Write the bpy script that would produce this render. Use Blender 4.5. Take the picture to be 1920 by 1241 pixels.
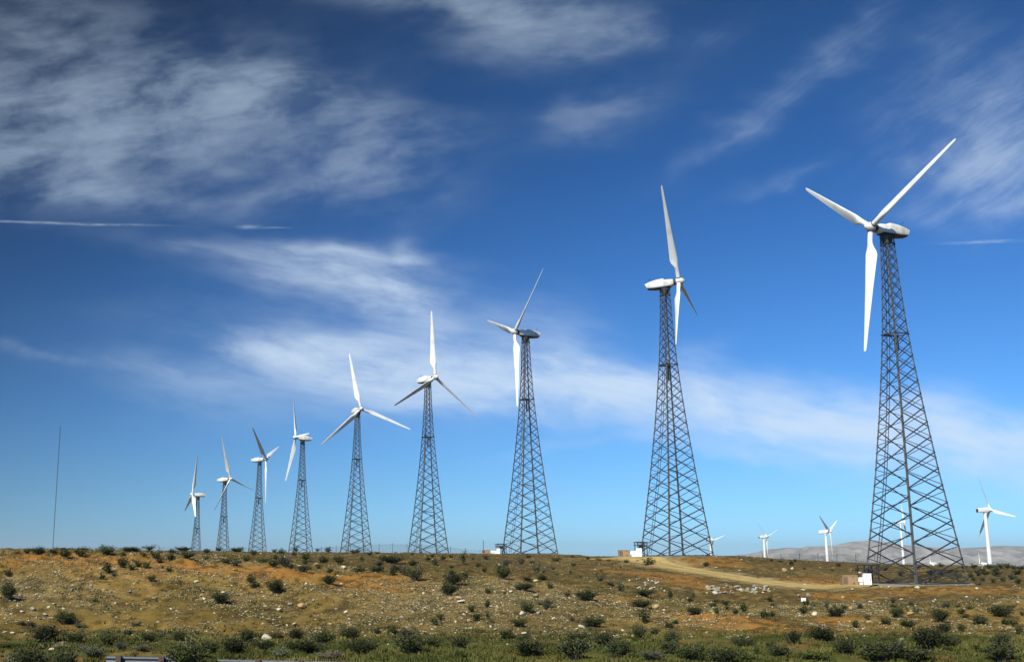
import bpy, math, random
import numpy as np
from mathutils import Vector, Matrix

for o in list(bpy.data.objects):
    bpy.data.objects.remove(o, do_unlink=True)
S = bpy.context.scene
COL = S.collection
R = math.radians

# ------------------------------------------------------------------ camera, sky, sun, exposure
FPX, CX, CY, HOR = 2113.0, 780.0, 620.5, 1045.0      # focal length and optical axis in photo pixels
PITCH = math.atan((HOR - CY) / FPX)
cam = bpy.data.cameras.new("camera")
cam.sensor_width = 36.0
cam.lens = 36.0 * FPX / 1920.0
cam.shift_x = (960.0 - CX) / 1920.0
cam.clip_start = 0.5
cam.clip_end = 40000
camo = bpy.data.objects.new("camera", cam)
COL.objects.link(camo)
camo.rotation_euler = (math.pi / 2 + PITCH, 0, 0)
S.camera = camo

SUN_EL, SUN_AZ = 42.0, -150.0      # azimuth clockwise from +Y (the view direction)
se, sa = R(SUN_EL), R(SUN_AZ)
TO_SUN = Vector((math.sin(sa) * math.cos(se), math.cos(sa) * math.cos(se), math.sin(se)))
sun = bpy.data.lights.new("sun", 'SUN')
sun.energy = 5.0
sun.angle = R(0.5)
sun.color = (1.0, 0.955, 0.80)
suno = bpy.data.objects.new("sun", sun)
COL.objects.link(suno)
suno.rotation_euler = (-TO_SUN).to_track_quat('-Z', 'Y').to_euler()

S.view_settings.view_transform = 'Standard'
S.view_settings.look = 'None'
S.view_settings.gamma = 1.0
S.view_settings.exposure = 0.4

FW = np.array([0, math.cos(PITCH), math.sin(PITCH)])
UPV = np.array([0, -math.sin(PITCH), math.cos(PITCH)])

def ray(x, y):
    d = FW + np.array([1.0, 0, 0]) * (x - CX) / FPX + UPV * (CY - y) / FPX
    return d / d[1]

W = bpy.data.worlds.new("World")
S.world = W
W.use_nodes = True

def build_world():
    nt = W.node_tree
    N, L = nt.nodes, nt.links
    N.clear()
    out = N.new('ShaderNodeOutputWorld')
    bg = N.new('ShaderNodeBackground')
    bg.inputs['Strength'].default_value = 0.075
    L.new(bg.outputs[0], out.inputs[0])
    sky = N.new('ShaderNodeTexSky')
    sky.sky_type = 'NISHITA'
    sky.sun_disc = False
    sky.sun_elevation = se
    sky.sun_rotation = sa
    sky.altitude = 400
    sky.air_density = 1.0
    sky.dust_density = 0.3
    sky.ozone_density = 2.2

    def math_(op, a, b=None, c=None, clamp=False):
        n = N.new('ShaderNodeMath'); n.operation = op; n.use_clamp = clamp
        for i, v in enumerate((a, b, c)):
            if v is None: continue
            if isinstance(v, (int, float)): n.inputs[i].default_value = v
            else: L.new(v, n.inputs[i])
        return n.outputs[0]

    def vmath(op, a, b=None):
        n = N.new('ShaderNodeVectorMath'); n.operation = op
        for i, v in enumerate((a, b)):
            if v is None: continue
            if isinstance(v, (tuple, list)): n.inputs[i].default_value = v
            else: L.new(v, n.inputs[i])
        return n.outputs['Value'] if op in ('DOT_PRODUCT', 'LENGTH') else n.outputs[0]

    def comb(x, y, z=0.0):
        n = N.new('ShaderNodeCombineXYZ')
        for i, v in enumerate((x, y, z)):
            if isinstance(v, (int, float)): n.inputs[i].default_value = v
            else: L.new(v, n.inputs[i])
        return n.outputs[0]

    def mapping(vec, loc, rot, sc):
        n = N.new('ShaderNodeMapping'); n.vector_type = 'TEXTURE'
        L.new(vec, n.inputs['Vector'])
        n.inputs['Location'].default_value = loc
        n.inputs['Rotation'].default_value = (0, 0, rot)
        n.inputs['Scale'].default_value = sc
        return n.outputs[0]

    def noise(vec, scale, detail=6, rough=0.6, dist=0.0):
        n = N.new('ShaderNodeTexNoise')
        n.inputs['Scale'].default_value = scale
        n.inputs['Detail'].default_value = detail
        n.inputs['Roughness'].default_value = rough
        n.inputs['Distortion'].default_value = dist
        L.new(vec, n.inputs['Vector'])
        return n

    def ramp(v, a, b, lo=0.0, hi=1.0):
        n = N.new('ShaderNodeMapRange'); n.interpolation_type = 'SMOOTHSTEP'
        L.new(v, n.inputs[0])
        n.inputs[1].default_value = a; n.inputs[2].default_value = b
        n.inputs[3].default_value = lo; n.inputs[4].default_value = hi
        return n.outputs[0]

    def mix(f, a, b):
        n = N.new('ShaderNodeMix'); n.data_type = 'RGBA'
        if isinstance(f, (int, float)): n.inputs[0].default_value = f
        else: L.new(f, n.inputs[0])
        for s, v in ((6, a), (7, b)):
            if isinstance(v, tuple): n.inputs[s].default_value = v
            else: L.new(v, n.inputs[s])
        return n.outputs[2]

    tc = N.new('ShaderNodeTexCoord')
    sep = N.new('ShaderNodeSeparateXYZ')
    L.new(tc.outputs['Generated'], sep.inputs[0])
    dy = math_('MAXIMUM', sep.outputs[1], 0.08)
    u = math_('DIVIDE', sep.outputs[0], dy)
    v = math_('DIVIDE', sep.outputs[2], dy)
    uv = comb(u, v, 1.0)
    # domain warps so that cloud edges fray into streaks
    wn = noise(mapping(uv, (0, 0, 0), R(-8), (0.16, 0.075, 1)), 1.0, 3, 0.55)
    wv = vmath('SUBTRACT', wn.outputs['Color'], (0.5, 0.5, 0.5))
    wsc = N.new('ShaderNodeVectorMath'); wsc.operation = 'MULTIPLY'
    L.new(wv, wsc.inputs[0]); wsc.inputs[1].default_value = (0.12, 0.060, 0.0)
    uvw = vmath('ADD', uv, wsc.outputs[0])
    wl_ = N.new('ShaderNodeVectorMath'); wl_.operation = 'MULTIPLY'
    L.new(wv, wl_.inputs[0]); wl_.inputs[1].default_value = (0.05, 0.022, 0.0)
    uvl = vmath('ADD', uv, wl_.outputs[0])

    def px(x, y):
        d = ray(x, y)
        return d[0], d[2]

    def blobs(lst, vec):
        acc = None
        for (x, y, rx, ry, ang, w) in lst:      # photo px centre, radii px, tilt, weight
            cu, cv = px(x, y)
            ca, sn = math.cos(R(ang)), math.sin(R(ang)); ru, rv = rx / FPX, ry / FPX
            p1 = vmath('DOT_PRODUCT', vec, (ca / ru, sn / ru, -(ca * cu + sn * cv) / ru))
            p2 = vmath('DOT_PRODUCT', vec, (-sn / rv, ca / rv, -(-sn * cu + ca * cv) / rv))
            q = math_('MULTIPLY_ADD', p1, p1, math_('MULTIPLY', p2, p2))
            g = math_('POWER', 0.3679, q)
            acc = math_('MULTIPLY', g, w) if acc is None else math_('MULTIPLY_ADD', g, w, acc)
        return acc

    # layer A: mottled grey cirrus, upper left and along the top edge
    A = blobs(CLOUD_A, uvw)
    nA1 = noise(mapping(uvl, (0.3, 0.1, 0), R(10), (0.095, 0.050, 1)), 1.0, 6, 0.57).outputs['Fac']
    nA2 = noise(mapping(uvl, (0.7, 0.2, 0), R(8), (0.060, 0.014, 1)), 1.0, 5, 0.62).outputs['Fac']
    aA = math_('MULTIPLY', A, math_('MULTIPLY', ramp(nA1, 0.33, 0.68, 0.14, 1.20), ramp(nA2, 0.28, 0.72, 0.74, 1.20)))
    # layer B: smooth white band
    B = blobs(CLOUD_B, uvw)
    nB1 = noise(mapping(uvl, (0.1, 0.5, 0), R(-8), (0.11, 0.045, 1)), 1.0, 7, 0.62).outputs['Fac']
    nB2 = noise(mapping(uvl, (0.4, 0.9, 0), R(-12), (0.09, 0.013, 1)), 1.0, 6, 0.64).outputs['Fac']
    aB = math_('MULTIPLY', B, math_('MULTIPLY', ramp(nB1, 0.30, 0.64, 0.34, 1.2), ramp(nB2, 0.28, 0.72, 0.72, 1.18)))
    # layer C: thin diagonal streaks, upper right, and the veil at the right edge
    C = blobs(CLOUD_C, uvw)
    nC1 = noise(mapping(uvl, (0.2, 0.3, 0), R(33), (0.12, 0.018, 1)), 1.0, 6, 0.62).outputs['Fac']
    nC2 = noise(mapping(uvl, (0.5, 0.8, 0), R(20), (0.07, 0.05, 1)), 1.0, 4, 0.55).outputs['Fac']
    aC = math_('MULTIPLY', C, math_('MULTIPLY', ramp(nC1, 0.32, 0.68, 0.40, 1.3), ramp(nC2, 0.3, 0.68, 0.3, 1.1)))
    # contrails: narrow and broken
    T = blobs(CLOUD_T, vmath('ADD', uv, vmath('MULTIPLY', wv, (0.0, 0.012, 0.0))))
    nT = noise(mapping(uv, (0, 0, 0), 0, (0.02, 0.006, 1)), 1.0, 5, 0.6).outputs['Fac']
    aT = math_('MULTIPLY', T, ramp(nT, 0.35, 0.6, 0.3, 1.0))

    hs = N.new('ShaderNodeHueSaturation')
    L.new(sky.outputs[0], hs.inputs['Color'])
    hs.inputs['Hue'].default_value = SKY_HSV[0]
    hs.inputs['Saturation'].default_value = SKY_HSV[1]
    hs.inputs['Value'].default_value = SKY_HSV[2]
    gm = N.new('ShaderNodeGamma')
    L.new(hs.outputs[0], gm.inputs[0]); gm.inputs[1].default_value = SKY_GAMMA
    base = gm.outputs[0]
    # grade of the clear air with height: deeper blue towards the zenith
    el = sep.outputs[2]
    rr = N.new('ShaderNodeValToRGB')
    L.new(el, rr.inputs[0])
    while len(rr.color_ramp.elements) < len(SKY_RAMP): rr.color_ramp.elements.new(0.5)
    for e, (p, c) in zip(rr.color_ramp.elements, SKY_RAMP):
        e.position = p; e.color = c + (1,)
    mul = N.new('ShaderNodeMix'); mul.data_type = 'RGBA'; mul.blend_type = 'MULTIPLY'
    mul.inputs[0].default_value = 1.0
    L.new(base, mul.inputs[6]); L.new(rr.outputs[0], mul.inputs[7])
    # polarised skylight: darkest in the band a right angle from the sun
    cg = vmath('DOT_PRODUCT', tc.outputs['Generated'], tuple(TO_SUN))
    c2 = math_('MULTIPLY', cg, cg)
    pol = math_('SUBTRACT', 1.0, math_('MULTIPLY', math_('DIVIDE', math_('SUBTRACT', 1.0, c2), math_('ADD', 1.0, c2)), SKY_POL))
    sc = N.new('ShaderNodeVectorMath'); sc.operation = 'SCALE'
    L.new(mul.outputs[2], sc.inputs[0]); L.new(pol, sc.inputs['Scale'])
    base = sc.outputs[0]
    k = CLOUD_K
    # cloud brightness rises towards the horizon, where one looks through the lit layer edge-on
    dim = ramp(el, 0.17, 0.44)
    cA = mix(dim, tuple(k * c for c in (0.46, 0.60, 0.80)) + (1,), tuple(k * c for c in (0.38, 0.49, 0.635)) + (1,))
    cB = tuple(k * c for c in (0.76, 0.92, 1.10)) + (1,)
    def soft(a_, g=1.35, top=.95):
        return math_('MULTIPLY', math_('SUBTRACT', 1.0, math_('POWER', 0.3679, math_('MULTIPLY', math_('MAXIMUM', a_, 0.0), g))), top)
    col = mix(soft(aC), base, mix(dim, cB, tuple(k * c for c in (0.32, 0.46, 0.70)) + (1,)))
    col = mix(soft(aA, 1.25), col, cA)
    col = mix(soft(aB, 1.25), col, cB)
    col = mix(math_('MINIMUM', aT, 0.7), col, cB)
    L.new(col, bg.inputs['Color'])

SKY_HSV = (0.5, 1.0, 1.0)
SKY_GAMMA = 1.0
SKY_POL = 0.93
SKY_RAMP = [(0.0, (.64, 1.36, 2.46)), (0.06, (.60, 1.23, 2.08)), (0.21, (.47, 1.16, 2.06)), (0.33, (.41, 1.14, 2.10)), (0.45, (.54, 1.38, 2.36)), (1.0, (.6, 1.38, 2.3))]
CLOUD_K = 9.0
CLOUD_A = [(60, 90, 260, 150, 0, .40), (300, 190, 250, 110, 8, .42), (450, 175, 140, 65, 0, .7), (150, 200, 150, 60, 0, .2),
           (60, 270, 200, 90, 0, .5), (330, 300, 330, 70, 8, .32), (640, 260, 190, 110, -20, .32),
           (560, 345, 170, 22, 12, .3), (740, 300, 120, 90, 0, .25), (200, 365, 220, 25, -6, .35),
           (850, 5, 230, 36, -8, .62), (1080, 40, 170, 75, -12, .42), (930, 60, 120, 60, 0, .4),
           (1130, 215, 110, 45, 15, .30), (1060, 215, 70, 40, 0, .2)]
CLOUD_B = [(650, 478, 180, 20, -8, .5), (620, 525, 170, 38, -10, .6), (740, 570, 90, 34, -22, .6), (800, 505, 50, 30, -40, .4),
           (420, 470, 200, 16, -10, .14), (560, 600, 320, 40, 0, .08),
           (500, 643, 110, 24, -6, .6), (620, 655, 90, 26, 0, .3), (680, 680, 180, 46, -8, .75), (900, 715, 230, 48, -6, .85), (1120, 740, 230, 44, -8, .85),
           (1330, 770, 240, 44, -10, .8), (1560, 800, 240, 48, -8, .7), (1800, 835, 230, 60, -4, .8), (1900, 830, 160, 50, 0, .5), (1700, 790, 300, 40, -5, .3),
           (350, 700, 170, 40, -5, .22), (1000, 640, 110, 60, 0, .22), (820, 620, 120, 30, 10, .2), (1300, 680, 60, 25, 20, .2),
           (1480, 730, 160, 20, -4, .25), (1560, 868, 260, 12, -6, .28), (1330, 850, 140, 10, -10, .18), (1150, 825, 160, 10, 8, .15),
           (650, 760, 280, 50, 0, .15)]
CLOUD_C = [(1480, 170, 170, 26, 33, .30), (1400, 230, 130, 18, 30, .22), (1580, 90, 130, 26, 45, .22), (1860, 200, 150, 130, 20, .26), (1880, 270, 170, 130, 0, .2),
           (1820, 300, 120, 80, 10, .22), (1900, 340, 100, 70, 0, .22), (1840, 390, 110, 26, 8, .2), (1440, 330, 90, 16, 14, .18),
           (1350, 80, 90, 30, 20, .12), (1760, 80, 60, 40, 0, .14), (100, 680, 90, 12, -10, .06), (20, 660, 60, 10, -8, .08)]
CLOUD_T = [(40, 416, 100, 2.3, -1, .26), (190, 420, 100, 2.3, -1.5, .26), (465, 422, 20, 4.0, 0, .26), (515, 425, 26, 2.2, 0, .15),
           (1850, 454, 70, 3.0, 3, .28)]
build_world()
W.cycles.sampling_method = 'MANUAL'
W.cycles.sample_map_resolution = 256

# ------------------------------------------------------------------ helpers
rng = np.random.default_rng(7)
random.seed(7)

def hash2(ix, iy, seed):
    h = (ix.astype(np.int64) * 374761393 + iy.astype(np.int64) * 668265263 + seed * 982451653) & 0xFFFFFFFF
    h = ((h ^ (h >> 13)) * 1274126177) & 0xFFFFFFFF
    h = (h ^ (h >> 16)) & 0xFFFFFFFF
    return h / 4294967295.0

def vnoise(x, y, seed=0):
    x = np.asarray(x, float); y = np.asarray(y, float)
    ix = np.floor(x); iy = np.floor(y); fx = x - ix; fy = y - iy
    fx = fx * fx * fx * (fx * (fx * 6 - 15) + 10); fy = fy * fy * fy * (fy * (fy * 6 - 15) + 10)
    a = hash2(ix, iy, seed); b = hash2(ix + 1, iy, seed); c = hash2(ix, iy + 1, seed); d = hash2(ix + 1, iy + 1, seed)
    return (a * (1 - fx) + b * fx) * (1 - fy) + (c * (1 - fx) + d * fx) * fy - 0.5

def fbm(x, y, oct=4, seed=0, gain=0.5):
    s = 0; a = 1.0
    for i in range(oct):
        s = s + a * vnoise(x * 2 ** i + 17.3 * i, y * 2 ** i - 9.1 * i, seed + i); a *= gain
    return s

def smooth(e0, e1, x):
    t = np.clip((x - e0) / (e1 - e0), 0, 1)
    return t * t * (3 - 2 * t)

def mesh_np(name, V, F, mats, smooth_=False, midx=None, col=None):
    """V (n,3), F (m,k) arrays"""
    V = np.asarray(V, np.float32); F = np.asarray(F, np.int32)
    me = bpy.data.meshes.new(name)
    k = F.shape[1]
    me.vertices.add(len(V)); me.vertices.foreach_set('co', V.ravel())
    me.loops.add(F.size); me.loops.foreach_set('vertex_index', F.ravel())
    me.polygons.add(len(F))
    me.polygons.foreach_set('loop_start', np.arange(0, F.size, k, dtype=np.int32))
    me.polygons.foreach_set('use_smooth', np.full(len(F), smooth_, bool))
    if midx is not None: me.polygons.foreach_set('material_index', np.asarray(midx, np.int32))
    for m in (mats if isinstance(mats, (list, tuple)) else [mats]): me.materials.append(m)
    if col is not None:
        at = me.color_attributes.new('Col', 'FLOAT_COLOR', 'POINT')
        c4 = np.ones((len(V), 4), np.float32); c4[:, :3] = col
        at.data.foreach_set('color', c4.ravel())
    me.update(calc_edges=True); me.validate()
    return me

class MB:
    def __init__(s): s.v = []; s.f = []
    def add(s, vs, fs):
        n = len(s.v); s.v += [tuple(map(float, p)) for p in vs]; s.f += [tuple(i + n for i in f) for f in fs]
    def box(s, x0, x1, y0, y1, z0, z1):
        s.add([(x0, y0, z0), (x1, y0, z0), (x1, y1, z0), (x0, y1, z0), (x0, y0, z1), (x1, y0, z1), (x1, y1, z1), (x0, y1, z1)],
              [(3, 2, 1, 0), (4, 5, 6, 7), (0, 1, 5, 4), (1, 2, 6, 5), (2, 3, 7, 6), (3, 0, 4, 7)])
    def bar(s, p, q, w, h=None, ref=None):
        h = h or w
        p = Vector(p); q = Vector(q); d = (q - p).normalized()
        r = Vector(ref) if ref else (Vector((0, 0, 1)) if abs(d.z) < .95 else Vector((1, 0, 0)))
        a = d.cross(r).normalized() * w / 2; b = d.cross(a).normalized() * h / 2
        s.add([p - a - b, p + a - b, p + a + b, p - a + b, q - a - b, q + a - b, q + a + b, q - a + b],
              [(0, 1, 2, 3), (7, 6, 5, 4), (0, 4, 5, 1), (1, 5, 6, 2), (2, 6, 7, 3), (3, 7, 4, 0)])
    def tube(s, p, q, r0, r1=None, n=16, caps=True):
        r1 = r0 if r1 is None else r1
        p = Vector(p); q = Vector(q); d = (q - p).normalized()
        rf = Vector((0, 0, 1)) if abs(d.z) < .95 else Vector((1, 0, 0))
        a = d.cross(rf).normalized(); b = d.cross(a).normalized()
        vs = []
        for c, r in ((p, r0), (q, r1)):
            vs += [c + (a * math.cos(2 * math.pi * i / n) + b * math.sin(2 * math.pi * i / n)) * r for i in range(n)]
        fs = [(i, i + n, (i + 1) % n + n, (i + 1) % n) for i in range(n)]
        if caps: fs += [tuple(range(n)), tuple(range(2 * n - 1, n - 1, -1))]
        s.add(vs, fs)
    def rings(s, rings, cap0=True, cap1=True):
        n = len(rings[0]); vs = [p for r in rings for p in r]; fs = []
        for k in range(len(rings) - 1):
            for i in range(n):
                j = (i + 1) % n
                fs.append((k * n + i, k * n + j, (k + 1) * n + j, (k + 1) * n + i))
        if cap0: fs.append(tuple(range(n - 1, -1, -1)))
        if cap1: fs.append(tuple(range((len(rings) - 1) * n, len(rings) * n)))
        s.add(vs, fs)
    def mesh(s, name, mat, sm=False):
        me = bpy.data.meshes.new(name)
        me.from_pydata(s.v, [], s.f)
        me.materials.append(mat)
        if sm:
            me.polygons.foreach_set('use_smooth', [True] * len(me.polygons))
            me.set_sharp_from_angle(angle=R(38))
        me.update()
        return me

def obj(name, me, parent=None, mw=None):
    o = bpy.data.objects.new(name, me); COL.objects.link(o)
    if parent: o.parent = parent
    if mw is not None: o.matrix_local = mw
    return o

def tag(o, label, cat, group=None):
    o['label'] = label; o['category'] = cat
    if group: o['group'] = group
    return o

def thing(name, loc, rz=0.0):
    o = bpy.data.objects.new(name, None); COL.objects.link(o)
    o.empty_display_size = 0.5
    o.location = loc; o.rotation_euler = (0, 0, rz)
    return o

def copy_tree(o, parent=None):
    c = o.copy(); COL.objects.link(c); c.parent = parent
    for ch in o.children: copy_tree(ch, c)
    return c

# ------------------------------------------------------------------ materials
def mat_simple(name, col, rough=0.6, metal=0.0, var=0.12, scale=3.0, spec=0.5, dirt=None, dirt_amt=0.0, zsc=1.0):
    m = bpy.data.materials.new(name); m.use_nodes = True
    nt = m.node_tree; N, L = nt.nodes, nt.links
    b = N['Principled BSDF']
    b.inputs['Roughness'].default_value = rough; b.inputs['Metallic'].default_value = metal
    b.inputs['Specular IOR Level'].default_value = spec
    tc = N.new('ShaderNodeTexCoord')
    mp = N.new('ShaderNodeMapping'); mp.inputs['Scale'].default_value = (1, 1, zsc)
    L.new(tc.outputs['Object'], mp.inputs[0])
    n = N.new('ShaderNodeTexNoise'); n.inputs['Scale'].default_value = scale; n.inputs['Detail'].default_value = 6
    L.new(mp.outputs[0], n.inputs['Vector'])
    r = N.new('ShaderNodeMapRange'); L.new(n.outputs['Fac'], r.inputs[0])
    r.inputs[1].default_value = .3; r.inputs[2].default_value = .7
    r.inputs[3].default_value = 1 - var; r.inputs[4].default_value = 1 + var
    mx = N.new('ShaderNodeMix'); mx.data_type = 'RGBA'; mx.blend_type = 'MULTIPLY'; mx.inputs[0].default_value = 1
    mx.inputs[6].default_value = (*col, 1)
    L.new(r.outputs[0], mx.inputs[7])
    out = mx.outputs[2]
    if dirt:
        n2 = N.new('ShaderNodeTexNoise'); n2.inputs['Scale'].default_value = scale * .6; n2.inputs['Detail'].default_value = 8
        L.new(mp.outputs[0], n2.inputs['Vector'])
        r2 = N.new('ShaderNodeMapRange'); L.new(n2.outputs['Fac'], r2.inputs[0])
        r2.inputs[1].default_value = .5; r2.inputs[2].default_value = .72; r2.inputs[4].default_value = dirt_amt
        m2 = N.new('ShaderNodeMix'); m2.data_type = 'RGBA'; L.new(r2.outputs[0], m2.inputs[0])
        L.new(out, m2.inputs[6]); m2.inputs[7].default_value = (*dirt, 1)
        out = m2.outputs[2]
    L.new(out, b.inputs['Base Color'])
    return m

M = {}
M['white'] = mat_simple('white_paint', (.70, .70, .65), .42, var=.04, scale=.8, dirt=(.38, .36, .30), dirt_amt=.5)
M['white_far'] = mat_simple('white_tower_paint', (.66, .68, .64), .5, var=.03, scale=.2)
M['nacelle'] = mat_simple('nacelle_shell', (.62, .62, .565), .45, var=.05, scale=1.2, dirt=(.24, .22, .17), dirt_amt=.6, zsc=.4)
M['dark'] = mat_simple('dark_steel', (.045, .046, .047), .5, .3, .2, 3)
M['galv'] = mat_simple('galvanised_steel', (.115, .12, .112), .6, .3, .25, .7, dirt=(.07, .06, .05), dirt_amt=.5)
M['galv_dark'] = mat_simple('weathered_steel', (.035, .038, .041), .6, .2, .25, .7)
M['rail'] = mat_simple('guardrail_zinc', (.11, .122, .138), .55, .4, .12, 1.5)
M['wood'] = mat_simple('creosoted_wood', (.07, .045, .03), .85, 0, .3, 6)
M['tan'] = mat_simple('tan_enclosure_paint', (.27, .175, .085), .6, 0, .08, 2, dirt=(.2, .12, .07), dirt_amt=.4)
M['tan_dark'] = mat_simple('brown_louvre', (.14, .08, .045), .7, 0, .2, 8)
M['cab'] = mat_simple('white_enclosure_paint', (.80, .80, .78), .5, 0, .03, 2)
M['cab_grey'] = mat_simple('grey_enclosure_door', (.45, .48, .50), .5, 0, .05, 3)
M['concrete'] = mat_simple('concrete', (.22, .205, .165), .9, 0, .15, 1.2, dirt=(.25, .19, .11), dirt_amt=.6)
M['asphalt'] = mat_simple('asphalt', (.05, .05, .05), .9, 0, .15, 2)

def mat_attr(name, rough=0.95, fine=((9.0, .18), (1.3, .15)), bump=0.0):
    m = bpy.data.materials.new(name); m.use_nodes = True
    nt = m.node_tree; N, L = nt.nodes, nt.links
    b = N['Principled BSDF']; b.inputs['Roughness'].default_value = rough
    b.inputs['Specular IOR Level'].default_value = .15
    at = N.new('ShaderNodeAttribute'); at.attribute_name = 'Col'
    out = at.outputs['Color']
    g = N.new('ShaderNodeNewGeometry')
    for sc, am in fine:
        n = N.new('ShaderNodeTexNoise'); n.inputs['Scale'].default_value = sc; n.inputs['Detail'].default_value = 5
        n.inputs['Roughness'].default_value = .65
        L.new(g.outputs['Position'], n.inputs['Vector'])
        r = N.new('ShaderNodeMapRange'); L.new(n.outputs['Fac'], r.inputs[0])
        r.inputs[1].default_value = .3; r.inputs[2].default_value = .7
        r.inputs[3].default_value = 1 - am; r.inputs[4].default_value = 1 + am
        mx = N.new('ShaderNodeMix'); mx.data_type = 'RGBA'; mx.blend_type = 'MULTIPLY'; mx.inputs[0].default_value = 1
        L.new(out, mx.inputs[6]); L.new(r.outputs[0], mx.inputs[7]); out = mx.outputs[2]
        if bump:
            bp = N.new('ShaderNodeBump'); bp.inputs['Strength'].default_value = bump; bp.inputs['Distance'].default_value = .05
            L.new(n.outputs['Fac'], bp.inputs['Height']); L.new(bp.outputs[0], b.inputs['Normal'])
    L.new(out, b.inputs['Base Color'])
    return m
M['ground'] = mat_attr('desert_soil', bump=.5, fine=((1.1, .22), (7.0, .30)))
M['stone'] = mat_attr('field_stone', .85, ((6.0, .15),))
M['leafattr'] = mat_attr('shrub_leaf', .7, ((2.0, .1),))
M['mount'] = mat_attr('mountain_rock', .95, ((.012, .18), (.05, .12)))

# ------------------------------------------------------------------ terrain
# spot heights: photo column, photo row, distance along the road-normal (m)
SPOT = []
for x in (-300, 0, 240, 480, 720, 960, 1200, 1440, 1720, 1920, 2200):
    SPOT.append((x, 1246, 51))
SPOT += [(-300, 1190, 70), (0, 1190, 70), (240, 1188, 70), (480, 1190, 70), (720, 1195, 69), (960, 1200, 68), (1200, 1200, 68), (1440, 1199, 68),
         (1720, 1200, 68), (1920, 1200, 68), (2200, 1200, 68)]
SPOT += [(-300, 1040, 91), (0, 1043, 91), (240, 1047, 92), (360, 1056, 92), (480, 1064, 92), (600, 1074, 93), (720, 1080, 94), (840, 1086, 93), (960, 1094, 92), (1080, 1106, 92), (1200, 1126, 90)]
SPOT += [(0, 1115, 81), (240, 1118, 81), (480, 1126, 81), (720, 1138, 80), (960, 1150, 79), (1200, 1163, 78)]
SPOT += [(-300, 1036, 120), (0, 1037, 112), (240, 1038, 112), (480, 1049, 112), (720, 1060, 118), (960, 1072, 118), (1080, 1085, 112), (1200, 1102, 106)]
SPOT += [(-300, 1032, 160), (0, 1035, 150), (240, 1033, 150), (360, 1033, 160), (480, 1035, 165), (600, 1035, 172), (720, 1036.5, 180), (840, 1037, 190), (900, 1038, 200), (990, 1038.5, 209), (1080, 1043, 190),
         (840, 1046, 150), (960, 1054, 150), (1080, 1062, 145)]
# track, pads, right-hand rise
SPOT += [(1130, 1047, 172), (1200, 1049, 163), (1270, 1063, 152), (1330, 1073, 145), (1400, 1085, 138), (1470, 1094, 132.5), (1520, 1098, 130), (1580, 1101, 127.5), (1280, 1042, 168), (1340, 1042.5, 168), (1220, 1043, 168)]
SPOT += [(1625, 1097, 127.5), (1720, 1094, 127), (1810, 1094, 129), (1720, 1089, 134)]
SPOT += [(1300, 1095, 122), (1400, 1109, 121), (1520, 1118, 113), (1720, 1119, 110), (1920, 1112, 110)]
SPOT += [(1300, 1122, 103), (1440, 1133, 101), (1600, 1137, 98), (1800, 1138, 96), (1920, 1138, 95), (2200, 1135, 95)]
SPOT += [(1330, 1160, 84), (1440, 1165, 83), (1600, 1166, 82), (1750, 1166, 82), (1920, 1166, 82), (2200, 1166, 82)]
SPOT += [(1370, 1045, 190), (1440, 1049, 192), (1540, 1052, 192), (1630, 1056, 195), (1720, 1059, 195), (1820, 1061, 195), (1920, 1064, 195), (2200, 1066, 195), (1720, 1074, 155), (1880, 1083, 150), (2200, 1085, 150), (1500, 1072, 155)]
# behind the crest the land falls away
XYZ = [(2.43, 243.7, -2.7), (-15.35, 292.7, -3.3), (-34.2, 341.9, -5.35), (-52.5, 378.3, -8.8), (-66.5, 393.8, -14.35), (-83.8, 438.6, -17.2),
       (360, 1402, -31), (367.2, 1209.5, -30.2), (357.2, 998.5, -29.5), (522, 1231.5, -24), (368.7, 739.2, -21.3),
       (-120, 240, -3), (-200, 420, -14), (60, 300, -6), (120, 300, -7), (180, 330, -9), (0, 600, -22), (-400, 900, -28), (-900, 2000, -36),
       (400, 2000, -34), (1500, 2000, -34), (0, 4000, -40), (3500, 5000, -42), (-3000, 5000, -42), (0, 12000, -45), (9000, 12000, -45), (-9000, 12000, -45),
       (60, 250, -3.2), (110, 250, -4.5), (200, 250, -5)]
for t in (-.7, -.4, -.1, .2, .5, .9):
    XYZ += [(t * 60, 44, -5.2), (t * 60, 20, -5.6), (t * 60, -80, -6.0)]
CP = []
for (x, y, Y) in SPOT:
    d = ray(x, y) * Y
    CP.append(tuple(d))
CP = np.array(CP + XYZ, float)

def qmap(X, Y):
    Yc = np.maximum(Y, 20.0)
    return np.stack([X / np.maximum(Y, 60.0), 0.8 * np.log(Yc / 60.0) + np.where(Y < 20, (Y - 20) / 200.0, 0)], -1)

_Q = qmap(CP[:, 0], CP[:, 1])
_c2 = 0.03 ** 2
def _ker(a, b):
    return np.sqrt(((a[:, None, :] - b[None, :, :]) ** 2).sum(-1) + _c2)
_n = len(CP)
_scale = 1.0 / np.maximum(CP[:, 1], 60.0)
_A = np.zeros((_n + 3, _n + 3))
_A[:_n, :_n] = _ker(_Q, _Q) - 0.002 * np.eye(_n)
_P = np.concatenate([np.ones((_n, 1)), _Q], 1)
_A[:_n, _n:] = _P; _A[_n:, :_n] = _P.T
_w = np.linalg.solve(_A, np.concatenate([CP[:, 2] * _scale, np.zeros(3)]))   # slope to the eye is interpolated

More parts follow.
